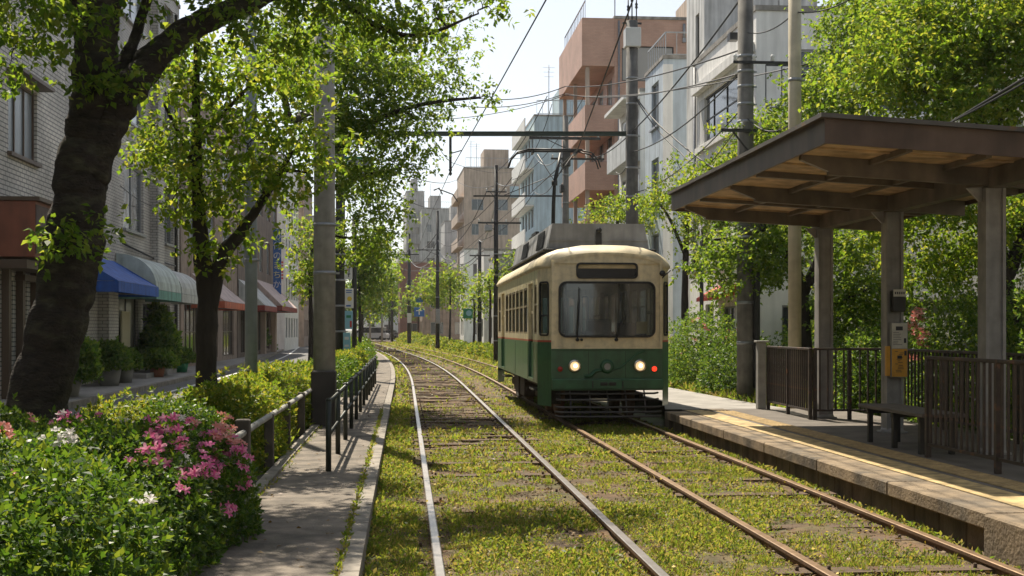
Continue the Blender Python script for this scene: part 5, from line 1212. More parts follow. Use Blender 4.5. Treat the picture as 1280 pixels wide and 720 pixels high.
far_block('red_brick_building', 'low dark red building below the far grey tower', 500, 170, .12, 6.2, 8, 10.4, brick_mat('red_brick', (.24, .09, .07), (.20, .08, .06), (.2, .14, .12)), seed=9, roof_extra=False)
far_block('brown_building', 'low brown building behind the small trees right of the tracks', 528, 140, .11, 5.0, 8, 8.2, M_brownw, seed=10, roof_extra=False)
far_block('white_building', 'pale low building behind the spreading yellow tree', 580, 128, .11, 4.5, 6, 9.5, M_wwall, seed=11, roof_extra=False)
far_block('pale_grey_building', 'pale grey building just above the left end of the tram roof', 620, 88, .10, 6.5, 6, 6.6, M_grey, seed=12, roof_extra=False)
# low things right of the tram: garden wall, small house with red awning
c = TF(9.6, 29.5); G = Bld('small_house', 'pale one storey house with a red awning right of the tram', TF(8.9, 33).to_2d(), TH, 7, 6.5, 3.3, 1, M_wwall)
G.street([(1, .9, 2.4, 2.2), (3.4, .2, 4.4, 2.3)], fm=M_alu); G.front([(1.0, .9, 2.4, 2.2), (4, .9, 5.4, 2.2)], fm=M_alu); G.done()
k = MB(); k.prism([(-.01, .8, 2.8), (-.6, .8, 2.45), (-.6, .8, 2.35), (-.01, .8, 2.5)], (0, 2.2, 0)); k.build('awning', mat('awning_red_cloth', (.55, .06, .04), .7), G.o)
gw = thing('garden_wall', 'plain pale concrete garden wall behind the shrubs and the short far railing', 'wall', TF(10.4, 22), TH)
k = MB(); k.box(-.08, .08, -14, 11, 0, 2.1, 0, .01); k.build('wall', mat('pale_wall', (.45, .44, .42), .85, var=.2, streak=.35), gw); k = MB(); k.box(-.13, .13, -14, 11, 2.102, 2.18); k.build('coping', M_conc, gw)
RB = Bld('grey_house', 'grey two storey house mostly hidden by the trees behind the shelter', TF(12, 10).to_2d(), TH, 8, 18, 7.5, 1, mat('house_grey', (.42, .42, .40), .8, var=.15, streak=.3))
RB.street([(y, z, y+1.6, z+1.3) for y in (2, 6, 10, 14) for z in (1, 4.4)], fm=M_alu); RB.done()

# ---------------------------------------------------------------- left street
def pxs(px): D = FPX*8.4/(505.6-px); return D            # distance seen along the left facade line
def facade_pt(D): return Vector((-8.4-.0838*D, D, 0))
D0, D1 = 19.0, pxs(81)
p = facade_pt(D0); K1 = Bld('brick_tile_building', 'white brick tiled shop building with brown sign box at the left edge', p, TH, 10, (D1-D0)/math.cos(TH), 12.5, -1, M_brickw)
def yl(px): return (pxs(px)-D0)/math.cos(TH)
ya, yb_ = yl(10), yl(46)
K1.street([(ya, 5.35, yb_, 6.95)], style='triple', fm=M_brownf, gm=GL_pale, sill=True)
K1.street([(1.0, 5.35, 3.6, 6.95)], style='triple', fm=M_brownf, sill=True)
K1.street([(yl(3), .35, yl(16), 2.6), (yl(22), .35, yl(34), 2.6), (yl(40), .7, yl(62), 2.6), (1, .2, 3, 2.6), (4, .2, 6, 2.6)], style='plain', fm=M_brownf, gm=GL_win, name='shop_window')
K1.done()
M_signb = mat('sign_brown', (.26, .085, .045), .5, var=.2, streak=.25); M_signd = mat('sign_dark_relief', (.075, .04, .032), .6, var=.4, vscale=6, bump=.8, bscale=6)
sb = K1.part('sign_box', M_signb, [(.01, .85, yl(-10), yl(52), 3.05, 4.2)], .01)
K1.part('sign_panel', M_signd, [(.852, .87, yl(-9.8)+.0, yl(51.5), 3.12, 4.12)]); K1.part('sign_frame', M_brownf, [(.01, .95, yl(-11), yl(53), 4.202, 4.28), (.01, .7, yl(-11), yl(53), 2.82, 3.0)])
K1.part('window_hood', M_brownf, [(.01, .35, ya-.15, yb_+.2, 7.02, 7.1)])
for q in (1, 19, 37, 64): K1.part('wood_post', M_brownf, [(.01, .16, yl(q), yl(q)+.18, 0, 2.82)])
K1.part('shop_transom', M_brownf, [(.01, .22, yl(18), yl(66), 2.62, 2.75)])
k0 = facade_pt(-14); K0 = Bld('plain_tile_building', 'tiled shop building outside the left edge of the view beside the camera', k0, TH, 10, 32.5, 11, -1, M_brickw)
K0.street([(2+i*4.5, z, 4.4+i*4.5, z+1.7) for i in range(7) for z in (.8, 5.2)], style='triple', fm=M_brownf); K0.done()
rb_ = TF(9.5, -22); RB2 = Bld('added_beige_building', 'beige building behind the camera on the platform side', rb_.to_2d(), TH, 9, 22, 9, 1, M_tan)  # unseen building, added as something for the windscreen to mirror
RB2.street([(2+i*4.5, z, 4.4+i*4.5, z+1.7) for i in range(4) for z in (.8, 4.2)], fm=M_alu); RB2.done()
EB = Bld('added_cream_building', 'cream building far behind the camera beyond the tracks', (-2, -85), TH, 16, 10, 13, 1, M_tan); EB.street([(2, 1, 4, 3), (5, 1, 7, 3), (2, 5, 4, 7)]); EB.done()  # invented block behind the camera so the windscreen reflects more than open sky
# second building: grey tile
D2 = pxs(224)
p = facade_pt(D1+.02); K2 = Bld('grey_tile_building', 'grey tiled building with a pilaster and three awnings over its shop fronts', p, TH, 10, (D2-D1-.05)/math.cos(TH), 13.5, -1, M_brickg)
def y2(px): return (pxs(px)-D1-.02)/math.cos(TH)
for z in (4.6, 7.9, 11): K2.street([(y2(154), z, y2(179), z+2.0), (y2(110), z, y2(132), z+2.0), (y2(205), z, y2(216), z+2.0)], style='slide', fm=M_alu, gm=GL_win, sill=True)
K2.street([(y2(88), .3, y2(108), 2.5), (y2(148), .1, y2(172), 2.55), (y2(178), .1, y2(190), 2.4), (y2(196), .3, y2(212), 2.4)], style='slide', fm=M_dark, gm=GL_win, name='shop_window')
K2.done()
K2.part('pilaster', M_brickg, [(.002, .25, y2(188), y2(196), .0, 13.4), (.002, .3, y2(122), y2(134), 0, 2.6)])
K2.part('step', M_side, [(.01, .8, y2(148), y2(190), .0, .26)])
k = MB(); k.tube([(.08, y2(217), 0), (.08, y2(217), 13)], .06, 8); k.tube([(.08, y2(150), 4.1), (.1, y2(190), 3.9), (.1, y2(215), 3.85)], .03, 6); k.build('drain_pipe', M_dark, K2.o)
K2.part('shop_sign', mat('sign_cream', (.5, .45, .3), .6), [(.01, .06, y2(150), y2(160), .9, 2.1)])
def awning(name, label, b, y0, y1, zt, zb, depth, m, m2, curved=False, group='shop awnings on the left street', stripes=None):
    t = thing(name, label, 'awning', b.o.location+Matrix.Rotation(TH, 3, 'Z')@Vector((0, y0, zb)), TH, group); n = 8; k = MB(); L = y1-y0; h = zt-zb
    prof = []
    for i in range(n+1):
        u = i/n
        if curved: prof.append((.02+depth*math.sin(u*math.pi/2), h*math.cos(u*math.pi/2)**.9*.95+.0))
        else: prof.append((.02+depth*u, h*(1-u)))
    vs = []; seg = 10
    for j in range(seg+1):
        for (x, z) in prof: vs.append((x, L*j/seg, z+.28-.025*math.sin(j/seg*math.pi*seg)*0-.03*math.sin(math.pi*(x/depth))*(1 if not curved else 0)))
    for j in range(seg):
        for i in range(n): a = j*(n+1)+i; k.add([vs[a], vs[a+1], vs[a+n+2], vs[a+n+1]], [(0, 1, 2, 3)])
    for yy in (0, L): k.add([(x, yy, z+.28) for x, z in prof]+[(.02, yy, .28)], [tuple(range(n+2))])
    k.build('canopy', m, t, fix=False)
    k = MB(); mm = 12
    for j in range(mm):
        a = L*j/mm; c_ = L*(j+1)/mm; dz = .04*(j % 2)
        k.quad((depth+.021, a, .27), (depth+.021, c_, .27), (depth+.021, c_, .0+dz*0), (depth+.021, a, .0))
    k.quad((.02, -.002, .27), (depth+.02, -.002, .27), (depth+.02, -.002, .0), (.02, -.002, .0)); k.quad((.02, L+.002, .27), (depth+.02, L+.002, .27), (depth+.02, L+.002, 0), (.02, L+.002, .0))
    k.build('valance', m2, t, fix=False)
    k = MB(); k.tube([(.0, .05, .1), (depth, .05, .05)], .02, 6); k.tube([(.0, L-.05, .1), (depth, L-.05, .05)], .02, 6); k.tube([(depth, .0, .26), (depth, L, .26)], .02, 6); k.build('frame', M_galv, t)
    return t
def cloth(n, c): return mat(n, c, .7, var=.2, vscale=4, streak=.3)
Cb = cloth('awning_blue', (.02, .10, .42)); Cg = cloth('awning_grey_green', (.48, .54, .50)); Cg2 = cloth('awning_teal_edge', (.16, .36, .30)); Cw = cloth('awning_white', (.55, .56, .54)); Cr = cloth('awning_red', (.50, .12, .06)); Cp = cloth('awning_pale_pink', (.55, .42, .38)); Cd = cloth('awning_dark_red', (.30, .05, .04))
awning('awning', 'bright blue cloth awning with scalloped edge just right of the cherry trunk', K2, .1, y2(142), 3.25, 2.5, 1.25, Cb, Cb)
awning('awning', 'rounded grey green awning next to the blue awning', K2, y2(144), y2(180), 3.55, 2.45, 1.15, Cg, Cg2, True)
awning('awning', 'rounded white awning half hidden by the young tree', K2, y2(184), y2(212), 3.4, 2.45, 1.1, Cw, Cw, True)
# third building: brown
D3 = pxs(296); p = facade_pt(D2+.3); K3 = Bld('brown_building', 'brown plastered building with an orange red awning behind the young tree', p, TH, 10, (D3-D2-.35)/math.cos(TH), 11.5, -1, M_brownw)
def y3(px): return (pxs(px)-D2-.3)/math.cos(TH)
for z in (4.7, 8): K3.street([(y3(234), z, y3(244), z+1.8), (y3(256), z, y3(268), z+1.8), (y3(278), z, y3(288), z+1.8)], fm=M_alu, gm=GL_pale)
K3.street([(y3(230), .3, y3(250), 2.6), (y3(256), .3, y3(272), 2.6), (y3(278), .3, y3(292), 2.6)], style='grid', fm=M_brownf, name='shop_window'); K3.done()
awning('awning', 'orange red awning with sloping pale top just right of the young tree trunk', K3, y3(238), y3(272), 3.5, 2.4, 1.3, Cp, Cr)
D4 = pxs(346); p = facade_pt(D3+.3); K4 = Bld('dark_brown_building', 'darker brown building with a dark red awning under the blue banner', p, TH, 10, (D4-D3-.35)/math.cos(TH), 12.5, -1, mat('dark_brown_wall', (.19, .145, .12), .85, var=.25, vscale=2, streak=.3))
L4 = (D4-D3-.35)/math.cos(TH)
for z in (4.9, 8.2): K4.street([(q, z, q+1.8, z+1.9) for q in (1.5, 5.5, 9.5, 13.5, 17.5)], fm=M_alu, gm=GL_pale)
K4.street([(q, .3, q+2.2, 2.6) for q in (1.2, 5, 9, 13, 17)], style='slide', fm=M_brownf, name='shop_window'); K4.done()
awning('awning', 'grey topped awning with dark red edge left of the metal pole', K4, .2, 6.5, 3.8, 2.5, 1.3, Cw, Cd)
awning('awning', 'long pale awning with dark red edge under the blue banner', K4, 7.2, 17.5, 4.1, 2.6, 1.5, Cp, Cd)
for q in (4, 10, 16): K4.part('door_post', M_tan, [(.01, .3, q, q+.5, 0, 2.6)])
far_block('pale_shop_building', 'pale building with red striped wall behind the blue banner', 356, 92, .085, 9, 12, 14, M_wwall, side=-1, seed=21, roof_extra=False)
far_block('brown_shop_building', 'brown building between the blue banner and the concrete pole', 380, 112, .11, 9, 16, 15, M_brownw, side=-1, seed=22, roof_extra=False)
far_block('pale_grey_shop_building', 'small grey building with a blue door at the far end of the left street', 398, 132, .12, 9, 18, 12, M_grey, side=-1, seed=23, roof_extra=False)
far_block('grey_end_building', 'hazy grey building closing the left side of the street', 425, 165, .14, 12, 18, 16, M_grey, side=-1, seed=24, roof_extra=False)
far_block('white_end_building', 'pale low building behind the parked cars at the end of the tracks', 455, 226, .14, 10, 10, 9, M_wwall, side=1, seed=25, roof_extra=False)
far_block('brown_end_building', 'brown low building at the vanishing point of the tracks', 470, 250, .14, 16, 10, 13, M_brownw, side=1, seed=26, roof_extra=False)

# ---------------------------------------------------------------- poles and wires
G_p = 'utility poles'
def pole(label, px, D, z0, r0, r1, zt, m, name='utility_pole', bands=(), arms=(), group=G_p, boxes=(), extra=None, cat='pole', ins=(), lean=0):
    X = (px-CX)/FPX*D; t = thing(name, label, cat, (X, D, z0), chead(D), group); H = zt-z0
    k = MB(); k.tube([(0, 0, -.05), (0, 0, H*.5), (lean, 0, H)], [r0, (r0+r1)/2, r1], 18); k.build('shaft', m, t)
    def rad(z): return r0+(r1-r0)*z/H
    if bands:
        for z in bands: k = MB(); rr_ = rad(z)+.008; k.lathe((0, 0, z), [(rr_-.01, -.03), (rr_, -.03), (rr_, .03), (rr_-.01, .03)], 16); k.obox((rr_, 0, z), (rr_+.06, 0, z), .03, .03); k.build('band', M_galv, t)
    for (z, x0, x1, w) in arms:
        k = MB(); k.obox((x0, -rad(z)-.04, z), (x1, -rad(z)-.04, z), w, w); k.obox((x0*.6, -rad(z)-.04, z), (0, -rad(z)-.02, z-.4), .03, .03) if x0 < -.4 else None; a_ = k.build('crossarm', M_dark, t)
        for i in range(4):
            x = x0+(x1-x0)*(i+.1)/3.2; k = MB(); k.lathe((x, -rad(z)-.04, z+w/2), [(.02, 0), (.045, .02), (.025, .06), (.045, .08), (.025, .13), (0, .14)], 8); k.build('insulator', M_porc, a_)
    for (x0, x1, za, zb, m_, nm) in boxes: k = MB(); k.box(x0, x1, -.28, .2 if nm != 'plate' else -.22, za, zb, 0, .02); k.build(nm, m_, t)
    return t
pole('thick pale concrete pole rising through the leaves left of the tracks', 405.5, 20, .05, .175, .15, 8.2, M_polec, bands=(2.4, 3.15, 4.2), boxes=[(-.19, .18, 0, .88, mat('rust_dark_guard', (.06, .05, .045), .7, var=.4), 'guard')])
pole('slim bluish grey metal pole between the young tree and the hedge', 314, 20, .05, .10, .085, 7.0, mat('pole_bluegrey', (.27, .31, .33), .5, var=.2, vscale=5, streak=.3), name='lamp_pole', bands=(2.6, 3.6))
dp = pole('black banded steel pole carrying street signs just right of the concrete pole', 425.5, 40, 0, .17, .13, 8.6, M_dark, bands=(1.5, 2.3, 3.1, 3.9, 4.6, 5.3))
pole('thin dark pole behind the street signs', 443, 46, 0, .09, .08, 5.6, M_dark)
tp = pole('stout grey concrete utility pole with many bands left of the shelter roof', 932, 25.5, .1, .175, .15, 8.9, mat('pole_weathered', (.20, .19, .17), .85, var=.4, vscale=4, streak=.4, bump=.2, bscale=40), bands=(1.2, 2.0, 2.9, 3.3, 5.6, 5.95, 6.3, 6.6, 6.9), arms=[(5.4, -.55, .65, .06), (6.75, -.3, .9, .05)], boxes=[(.12, .22, .3, 2.6, M_dark, 'conduit'), (.22, .34, 3.4, 4.9, M_dark, 'cable_guard')])
pole('cream painted round pole standing behind the short far railing', 993.5, 22.5, .1, .115, .11, 9.5, M_polecream, bands=(5.85, 4.9), name='lamp_pole')
bp = pole('tall dark utility pole behind the tram with a white box near its top', 790, 40, 0, .21, .18, 11.2, mat('pole_dark_concrete', (.15, .145, .135), .85, var=.4, vscale=4, streak=.4), bands=(3.5, 4.8, 5.7, 6.6, 7.6, 8.6, 9.4), boxes=[(-.24, .24, 10.35, 10.95, M_acu, 'transformer_box')])
k = MB()
for x, h in ((-.12, 1.0), (.14, 1.1), (.0, 1.35)): k.tube([(x, 0, 11.0), (x, 0, 10.9+h)], .02, 6); k.lathe((x, 0, 10.7+h*.8), [(.02, 0), (.05, .04), (.03, .1), (.05, .14), (.02, .2)], 8)
k.box(-.3, .3, -.03, .03, 11.1, 11.15); k.build('pole_head', M_dark, bp)
pole('grey utility pole with two crossarms above the left end of the tram roof', 707, 50, 0, .16, .11, 9.9, mat('pole_mid_grey', (.17, .165, .155), .85, var=.3, streak=.3), bands=(5.5, 6.5, 7.6), arms=[(9.0, -1.45, 1.35, .10), (8.2, -.6, 1.5, .07)], boxes=[(-.16, .16, 7.9, 8.6, M_dark, 'transformer'), (-.22, -.1, 6.9, 7.2, M_dark, 'terminal_box')])
k = None
pole('dark pole standing just left of the tram', 620, 62, 0, .13, .10, 9.5, M_dark, bands=(1.0, 2.2, 4.2, 5.2), arms=[(6.7, -.9, 1.2, .08), (8.2, -.5, .5, .06)], boxes=[(-.55, -.2, 6.3, 6.6, M_galv, 'switch')])
pole('dark pole behind the hedge between the two trees left of the tram', 599.5, 88, 0, .16, .12, 7.6, M_dark, bands=(2, 4), arms=[(6.6, -.7, .7, .08)])
pole('tall dark pole with a pale plate, nearest of the three poles beside the bend', 547, 98, 0, .17, .10, 10.6, M_dark, bands=(2, 4, 6), arms=[(7.6, -1.6, .2, .07)], boxes=[(-.16, .16, 2.0, 3.1, M_galv, 'plate')])
pole('dark pole with a small white plate beside the bend', 511.5, 133, 0, .22, .14, 11.5, M_dark, bands=(4, 6), boxes=[(-.22, .22, 2.2, 3.2, M_acu, 'plate')], arms=[(9.3, -1, 1, .1)])
pole('farthest dark pole where the two tracks merge in the distance', 490, 160, 0, .18, .13, 9.3, M_dark, arms=[(8.3, -1, 1, .1)])
pole('thin far pole left of the bend near the parked cars', 477.5, 168, 0, .13, .1, 8, M_galv)
pole('thin far grey pole above the end of the footpath', 462.5, 125, 0, .10, .08, 6.8, M_galv, arms=[(6.6, -.6, .6, .06)])
pole('slim dark pole right of the tram in front of the small house', 877, 34, .1, .055, .05, 4.2, M_dark, name='lamp_pole')

M_beamg = mat('beam_green', (.045, .065, .05), .6, var=.3, vscale=4)
cb = thing('catenary_beam', 'dark green steel beam spanning the tracks between the signed pole and the tall pole', 'beam', PX(425.5, 170, 40), 0)
k = MB(); L_ = PX(786, 170, 40).x-PX(425.5, 170, 40).x; k.box(0, L_, -.05, .05, 0, .02); k.box(0, L_, -.05, .05, .12, .14); k.box(0, L_, -.012, .012, .02, .12)
k.build('beam', M_beamg, cb); k = MB(); xd = PX(563, 170, 40).x-cb.location.x; k.box(xd-.04, xd+.04, -.04, .04, -1.0, -.021); k.lathe((xd, 0, -1.0), [(.03, 0), (.06, -.06), (.03, -.12), (.06, -.18), (.02, -.24)], 8); k.obox((xd, 0, -.55), (xd+.35, 0, -.45), .03, .03); k.build('dropper', M_dark, cb)
cb2 = thing('bracket_arm', 'lower thin dark arm reaching left from the grey crossarm pole', 'bracket', PX(707, 245, 50), 0)
k = MB(); k.box(-3.6, 0, -.03, .03, -.03, .03); k.tube([(0, 0, 1.0), (-2.4, 0, .03)], .015, 6); k.build('arm', M_dark, cb2)
# overhead bracket curved piece at 540-570
ca = thing('pull_off_arm', 'small curved steering arm hanging on the contact wire over the left track', 'bracket', PX(566, 245, 90), 0)
k = MB(); k.tube([tuple(PX(542, 238, 90)-ca.location), tuple(PX(549, 235, 90)-ca.location), tuple(PX(553, 243, 90)-ca.location)], .05, 6); k.tube([tuple(PX(548, 236, 90)-ca.location), tuple(PX(558, 240, 90)-ca.location), tuple(PX(566, 243, 90)-ca.location), tuple(PX(572, 252, 90)-ca.location)], .045, 6); k.build('arm', M_dark, ca)
G_w = 'overhead wires'
def wire(label, pts, r=.012, sag=.25, m=M_blackwire):
    P = [PX(*p) for p in pts]; out = []
    for i in range(len(P)-1):
        for j in range(12 if i < len(P)-2 else 13):
            u = j/12; p = P[i].lerp(P[i+1], u); p.z -= sag*4*u*(1-u); out.append(p)
    k = MB(); c = P[0]; k.tube([p-c for p in out], r, 5)
    o = k.build('overhead_wire', m); o.location = c; return tag(o, label, 'wire', G_w)
wire('contact wire over the left track crossing the sky diagonally and fading down past the beam', [(700, -32, 18), (563, 213, 40), (541, 262, 90), (515, 330, 150)], .013, .02)
wire('contact wire above the tram touching its pantograph', [(900, -300, 12), (722, 187, 26), (640, 262, 60), (560, 330, 120)], .012, .02)
wire('thin wire from the contact wire down to the tan block', [(540, 170, 60), (570, 205, 90), (640, 215, 130)], .018, .3)
wire('upper long cable crossing the sky in front of the pink block', [(590, 122, 48), (707, 108, 50), (932, 60, 25.5)], .018, .25)
wire('middle of the three long cables crossing behind the pole with the white box', [(560, 130, 48), (707, 117, 50), (932, 90, 25.5)], .016, .3)
wire('lowest of the three long cables crossing in front of the light blue block', [(520, 150, 48), (707, 119, 50), (1010, 80, 24)], .014, .25)
wire('cable climbing steeply to the upper right across the blue grey building', [(740, 198, 52), (790, 165, 40), (932, -10, 25.5)], .02, .15)
wire('cable crossing the two upper windows of the white building', [(770, 215, 48), (790, 190, 40), (932, 84, 25.5)], .016, .3)
wire('black cable sloping down right from the pole with the white box', [(794, 120, 40), (840, 170, 36), (932, 232, 25.5)], .022, .1)
wire('second black cable sloping down right from the pole with the white box', [(794, 122, 40), (850, 190, 36), (932, 250, 25.5)], .016, .15)
wire('cable rising from the tram roof line to the bands of the grey utility pole', [(797, 240, 40), (932, 130, 25.5)], .014, .3)
wire('thin cable from the tree top to the crossarm of the grey utility pole', [(830, 255, 40), (932, 145, 25.5), (994, 150, 22.5)], .012, .25)
wire('cable from the grey utility pole to the cream pole near the top', [(932, 40, 25.5), (994, 15, 22.5), (1090, -20, 20)], .012, .15)
wire('stay cable rising to the right above the shelter roof', [(1160, 170, 19), (1300, 86, 15)], .02, .0)
wire('second stay cable just below the first one above the shelter roof', [(1150, 172, 19), (1300, 92, 15)], .014, .02)
wire('cable from the grey crossarm pole to the dark pole left of the tram', [(684, 120, 50), (620, 215, 62)], .018, .4)
wire('cable between the crossarms over the left end of the tram', [(730, 121, 50), (640, 225, 62)], .014, .6)
wire('cable looping from the dark pole towards the tan block', [(640, 222, 62), (547, 290, 98)], .02, .9)
wire('slack cable from the dark pole to the pole beside the bend', [(610, 235, 62), (547, 300, 98)], .02, 1.4)
wire('pale slack cable low between the far poles', [(601, 318, 88), (547, 312, 98), (511, 322, 133)], .03, 1.2, M_galv)
wire('pale slack cable below the tan block', [(620, 250, 62), (599, 300, 88), (547, 318, 98)], .022, .8, M_galv)
wire('cable from the far plate pole to the farthest pole', [(547, 290, 98), (511, 310, 133), (490, 330, 160)], .03, .8)
wire('second cable from the far plate pole to the farthest pole', [(547, 300, 98), (511, 325, 133), (490, 340, 160)], .03, 1.0)
wire('thin cable from the signed pole across the sky to the far pole', [(430, 205, 40), (547, 262, 98)], .02, .3)
wire('thin cable crossing the sky from the left trees to the tan block', [(488, 212, 40), (570, 225, 120), (620, 232, 62)], .02, .35)
wire('cable running up beside the tan block to the blue block', [(599, 300, 88), (668, 240, 70), (707, 200, 50)], .018, .6)
wire('low dark cable behind the far poles left of the tram', [(599, 316, 88), (560, 322, 110), (500, 335, 160)], .03, .7)
wire('cable dropping from the grey crossarm pole to the tram side', [(690, 130, 50), (655, 200, 58), (620, 262, 62)], .014, .5)
wire('pale looped cable hanging from the grey crossarm pole', [(707, 180, 50), (668, 195, 55), (620, 228, 62)], .018, .6, M_galv)
wire('street cable running along the left facades', [(150, 232, 36), (215, 262, 46), (300, 300, 66)], .012, .2)

# ---------------------------------------------------------------- signs on the left
def plate_sign(name, label, px, py, D, w, h, base, parts, cat='sign', heading=0):
    t = thing(name, label, cat, PX(px, py, D), heading); k = MB(); k.box(-w/2, w/2, -.03, .03, -h/2, h/2, 0, .008); k.build('panel', base, t)
    for (nm, m, shapes) in parts:
        k = MB()
        for s_ in shapes:
            if len(s_) == 4: k.box(s_[0]*w, s_[1]*w, -.038, -.0305, s_[2]*h, s_[3]*h)
            else: k.prism([(s_[0]*w+s_[2]*math.cos(a)*w, -.038, s_[1]*h+s_[2]*math.sin(a)*w) for a in [i*math.pi/8 for i in range(16)]], (0, .0075, 0))
        k.build(nm, m, t)
    return t
M_red = mat('sign_red', (.5, .05, .04), .6); M_blue = mat('sign_blue', (.03, .13, .42), .5, var=.15); M_lblue = mat('sign_light_blue', (.25, .5, .62), .5); M_yl = mat('sign_yellow', (.75, .55, .06), .5); M_gr = mat('sign_green', (.02, .22, .10), .5); M_wh = mat('sign_white', (.72, .72, .70), .5, var=.08)
D_ = 39.4
plate_sign('street_sign', 'small white sign with a red and black mark high on the black banded pole', 435.5, 339, D_, .24, .50, M_wh, [('mark', M_red, [(-.25, -.02, .02, .10), (-.30, -.15, -.12, .1)]), ('lettering', M_ink, [(.05, .15, -.1, .36), (-.1, .3, .18, .24), (.0, .1, -.36, -.16), (-.1, .25, -.2, -.14)])])
plate_sign('street_sign', 'pale sign with a yellow sun emblem below the red marked sign', 436.5, 373, D_, .26, .60, M_wh, [('sun_emblem', M_yl, [(.05, -.02, .28)]), ('lettering', M_blue, [(-.35, .35, .38, .42), (-.35, .3, .28, .32), (-.35, .2, -.42, -.34)])])
plate_sign('street_sign', 'narrow light blue sign below the sun emblem sign', 436, 400, D_, .24, .56, M_lblue, [('lettering', M_red, [(.15, .4, -.4, -.05)]), ('green_band', M_gr, [(-.3, .3, .12, .26)])])
plate_sign('street_sign', 'tall pale blue board near the foot of the black banded pole', 433.5, 438, D_, .22, 1.1, M_lblue, [('lettering', M_wh, [(-.3, .3, .3, .38), (-.3, .3, .1, .16), (-.3, .2, -.1, -.05)])])
sf = thing('sign_frame', 'dark green open box frame sticking out of the leaves near the top of the pole', 'sign frame', PX(449, 211, 39.5), 0)
k = MB(); 
for b in ((-.45, .45, -.05, .05, -.25, -.14), (-.45, .45, -.05, .05, .30, .37), (.34, .45, -.05, .05, -.139, .299), (-.45, -.36, -.05, .05, -.139, .299), (.30, .42, -.04, .04, -.36, -.251)): k.box(*b)
k.build('frame', M_gr, sf); k = MB(); k.box(-.35, .33, .0, .02, -.13, .29); k.build('panel', M_galv, sf)
bn = plate_sign('banner_sign', 'tall narrow blue vertical shop banner with white characters over the left street', 346.5, 327, 80, .50, 4.1, M_blue, [])
try:
    for i, ch in enumerate('め何のまちか'):
        cu = bpy.data.curves.new('lettering', 'FONT'); cu.body = ch; cu.size = .52; cu.extrude = .004; cu.align_x = 'CENTER'; cu.align_y = 'CENTER'
        cu.materials.append(M_wh if i not in (3, 4) else mat('sign_pale_yellow', (.72, .68, .35), .5)); tx = bpy.data.objects.new('lettering', cu); C.objects.link(tx); me_ = bpy.data.meshes.new_from_object(tx); bpy.data.objects.remove(tx); tx = bpy.data.objects.new('lettering', me_); C.objects.link(tx); tx.parent = bn; tx.location = (0, -.045, 1.55-i*.60); tx.rotation_euler = (R(90), 0, 0)
except Exception as e: print('font', e)
plate_sign('small_sign', 'orange and white sign hanging below the blue vertical banner', 346, 375, 79, .55, .55, M_wh, [('orange_top', mat('sign_orange', (.6, .25, .06), .6), [(-.4, .4, .12, .42)]), ('lettering', M_red, [(-.35, -.2, -.3, .05), (-.05, .1, -.3, .05), (.2, .35, -.3, .05)])])
plate_sign('banner_sign', 'thin white vertical sign with red characters right of the blue banner', 353, 337, 90, .22, 1.6, M_wh, [('lettering', M_red, [(-.3, .3, -.42+i*.14, -.34+i*.14) for i in range(6)])])
plate_sign('direction_sign', 'small blue direction sign among the far trees', 524, 390, 125, 1.0, .9, M_blue, [('lettering', M_wh, [(-.3, .3, .1, .2), (-.05, .05, -.3, .3)])])
plate_sign('direction_sign', 'small upper blue sign in front of the tall far tree', 524, 375, 118, .7, .45, M_blue, [])
plate_sign('direction_sign', 'green sign on the spreading tree left of the tram', 585, 392, 86, .65, .65, M_gr, [('emblem', M_lblue, [(.1, .05, .3)])])

# ---------------------------------------------------------------- railing at the footpath, old fence in the hedge
M_greenrail = mat('handrail_green', (.04, .048, .04), .45, metal=.3, var=.3, vscale=12)
hr = thing('handrail', 'dark green two bar handrail along the footpath', 'railing', TF(-.80, 13.6, .08), TH)
k = MB(); LR = 21.5; k.tube([(0, 0, .72), (.0, LR, .72)], .026, 8); k.build('top_rail', M_greenrail, hr); k = MB(); k.tube([(0, 0, .38), (0, LR, .38)], .020, 8); k.build('middle_rail', M_greenrail, hr)
i = 0; y = 0.0
while y <= LR: k = MB(); k.tube([(0, y, -.02), (0, y, .74)], .030, 8); k.lathe((0, y, .74), [(.03, 0), (.034, .01), (.02, .03), (0, .035)], 8); k.build('post', M_greenrail, hr); y += 1.95 if i else 1.9; i += 1
M_lowpost = mat('low_fence_post', (.10, .085, .07), .85, var=.4, vscale=6, bump=.4, bscale=20)
lf = thing('low_fence', 'old low fence with a grey pipe rail on dark posts in front of the hedge', 'fence', TF(-1.46, 10.4, .08), TH)
k = MB(); k.tube([(0, 0, .55), (.02, 2.2, .57), (.0, 5.4, .55), (.01, 10.8, .55)], .032, 8); k.build('pipe_rail', M_polec, lf)
for y, w_, h in ((.15, .05, .60), (1.35, .065, .68), (3.6, .05, .58), (5.6, .05, .6), (7.9, .05, .6), (10.4, .05, .62)): k = MB(); k.box(-w_, w_, y-w_, y+w_, -.03, h, 0, .01); k.build('post', M_lowpost, lf)
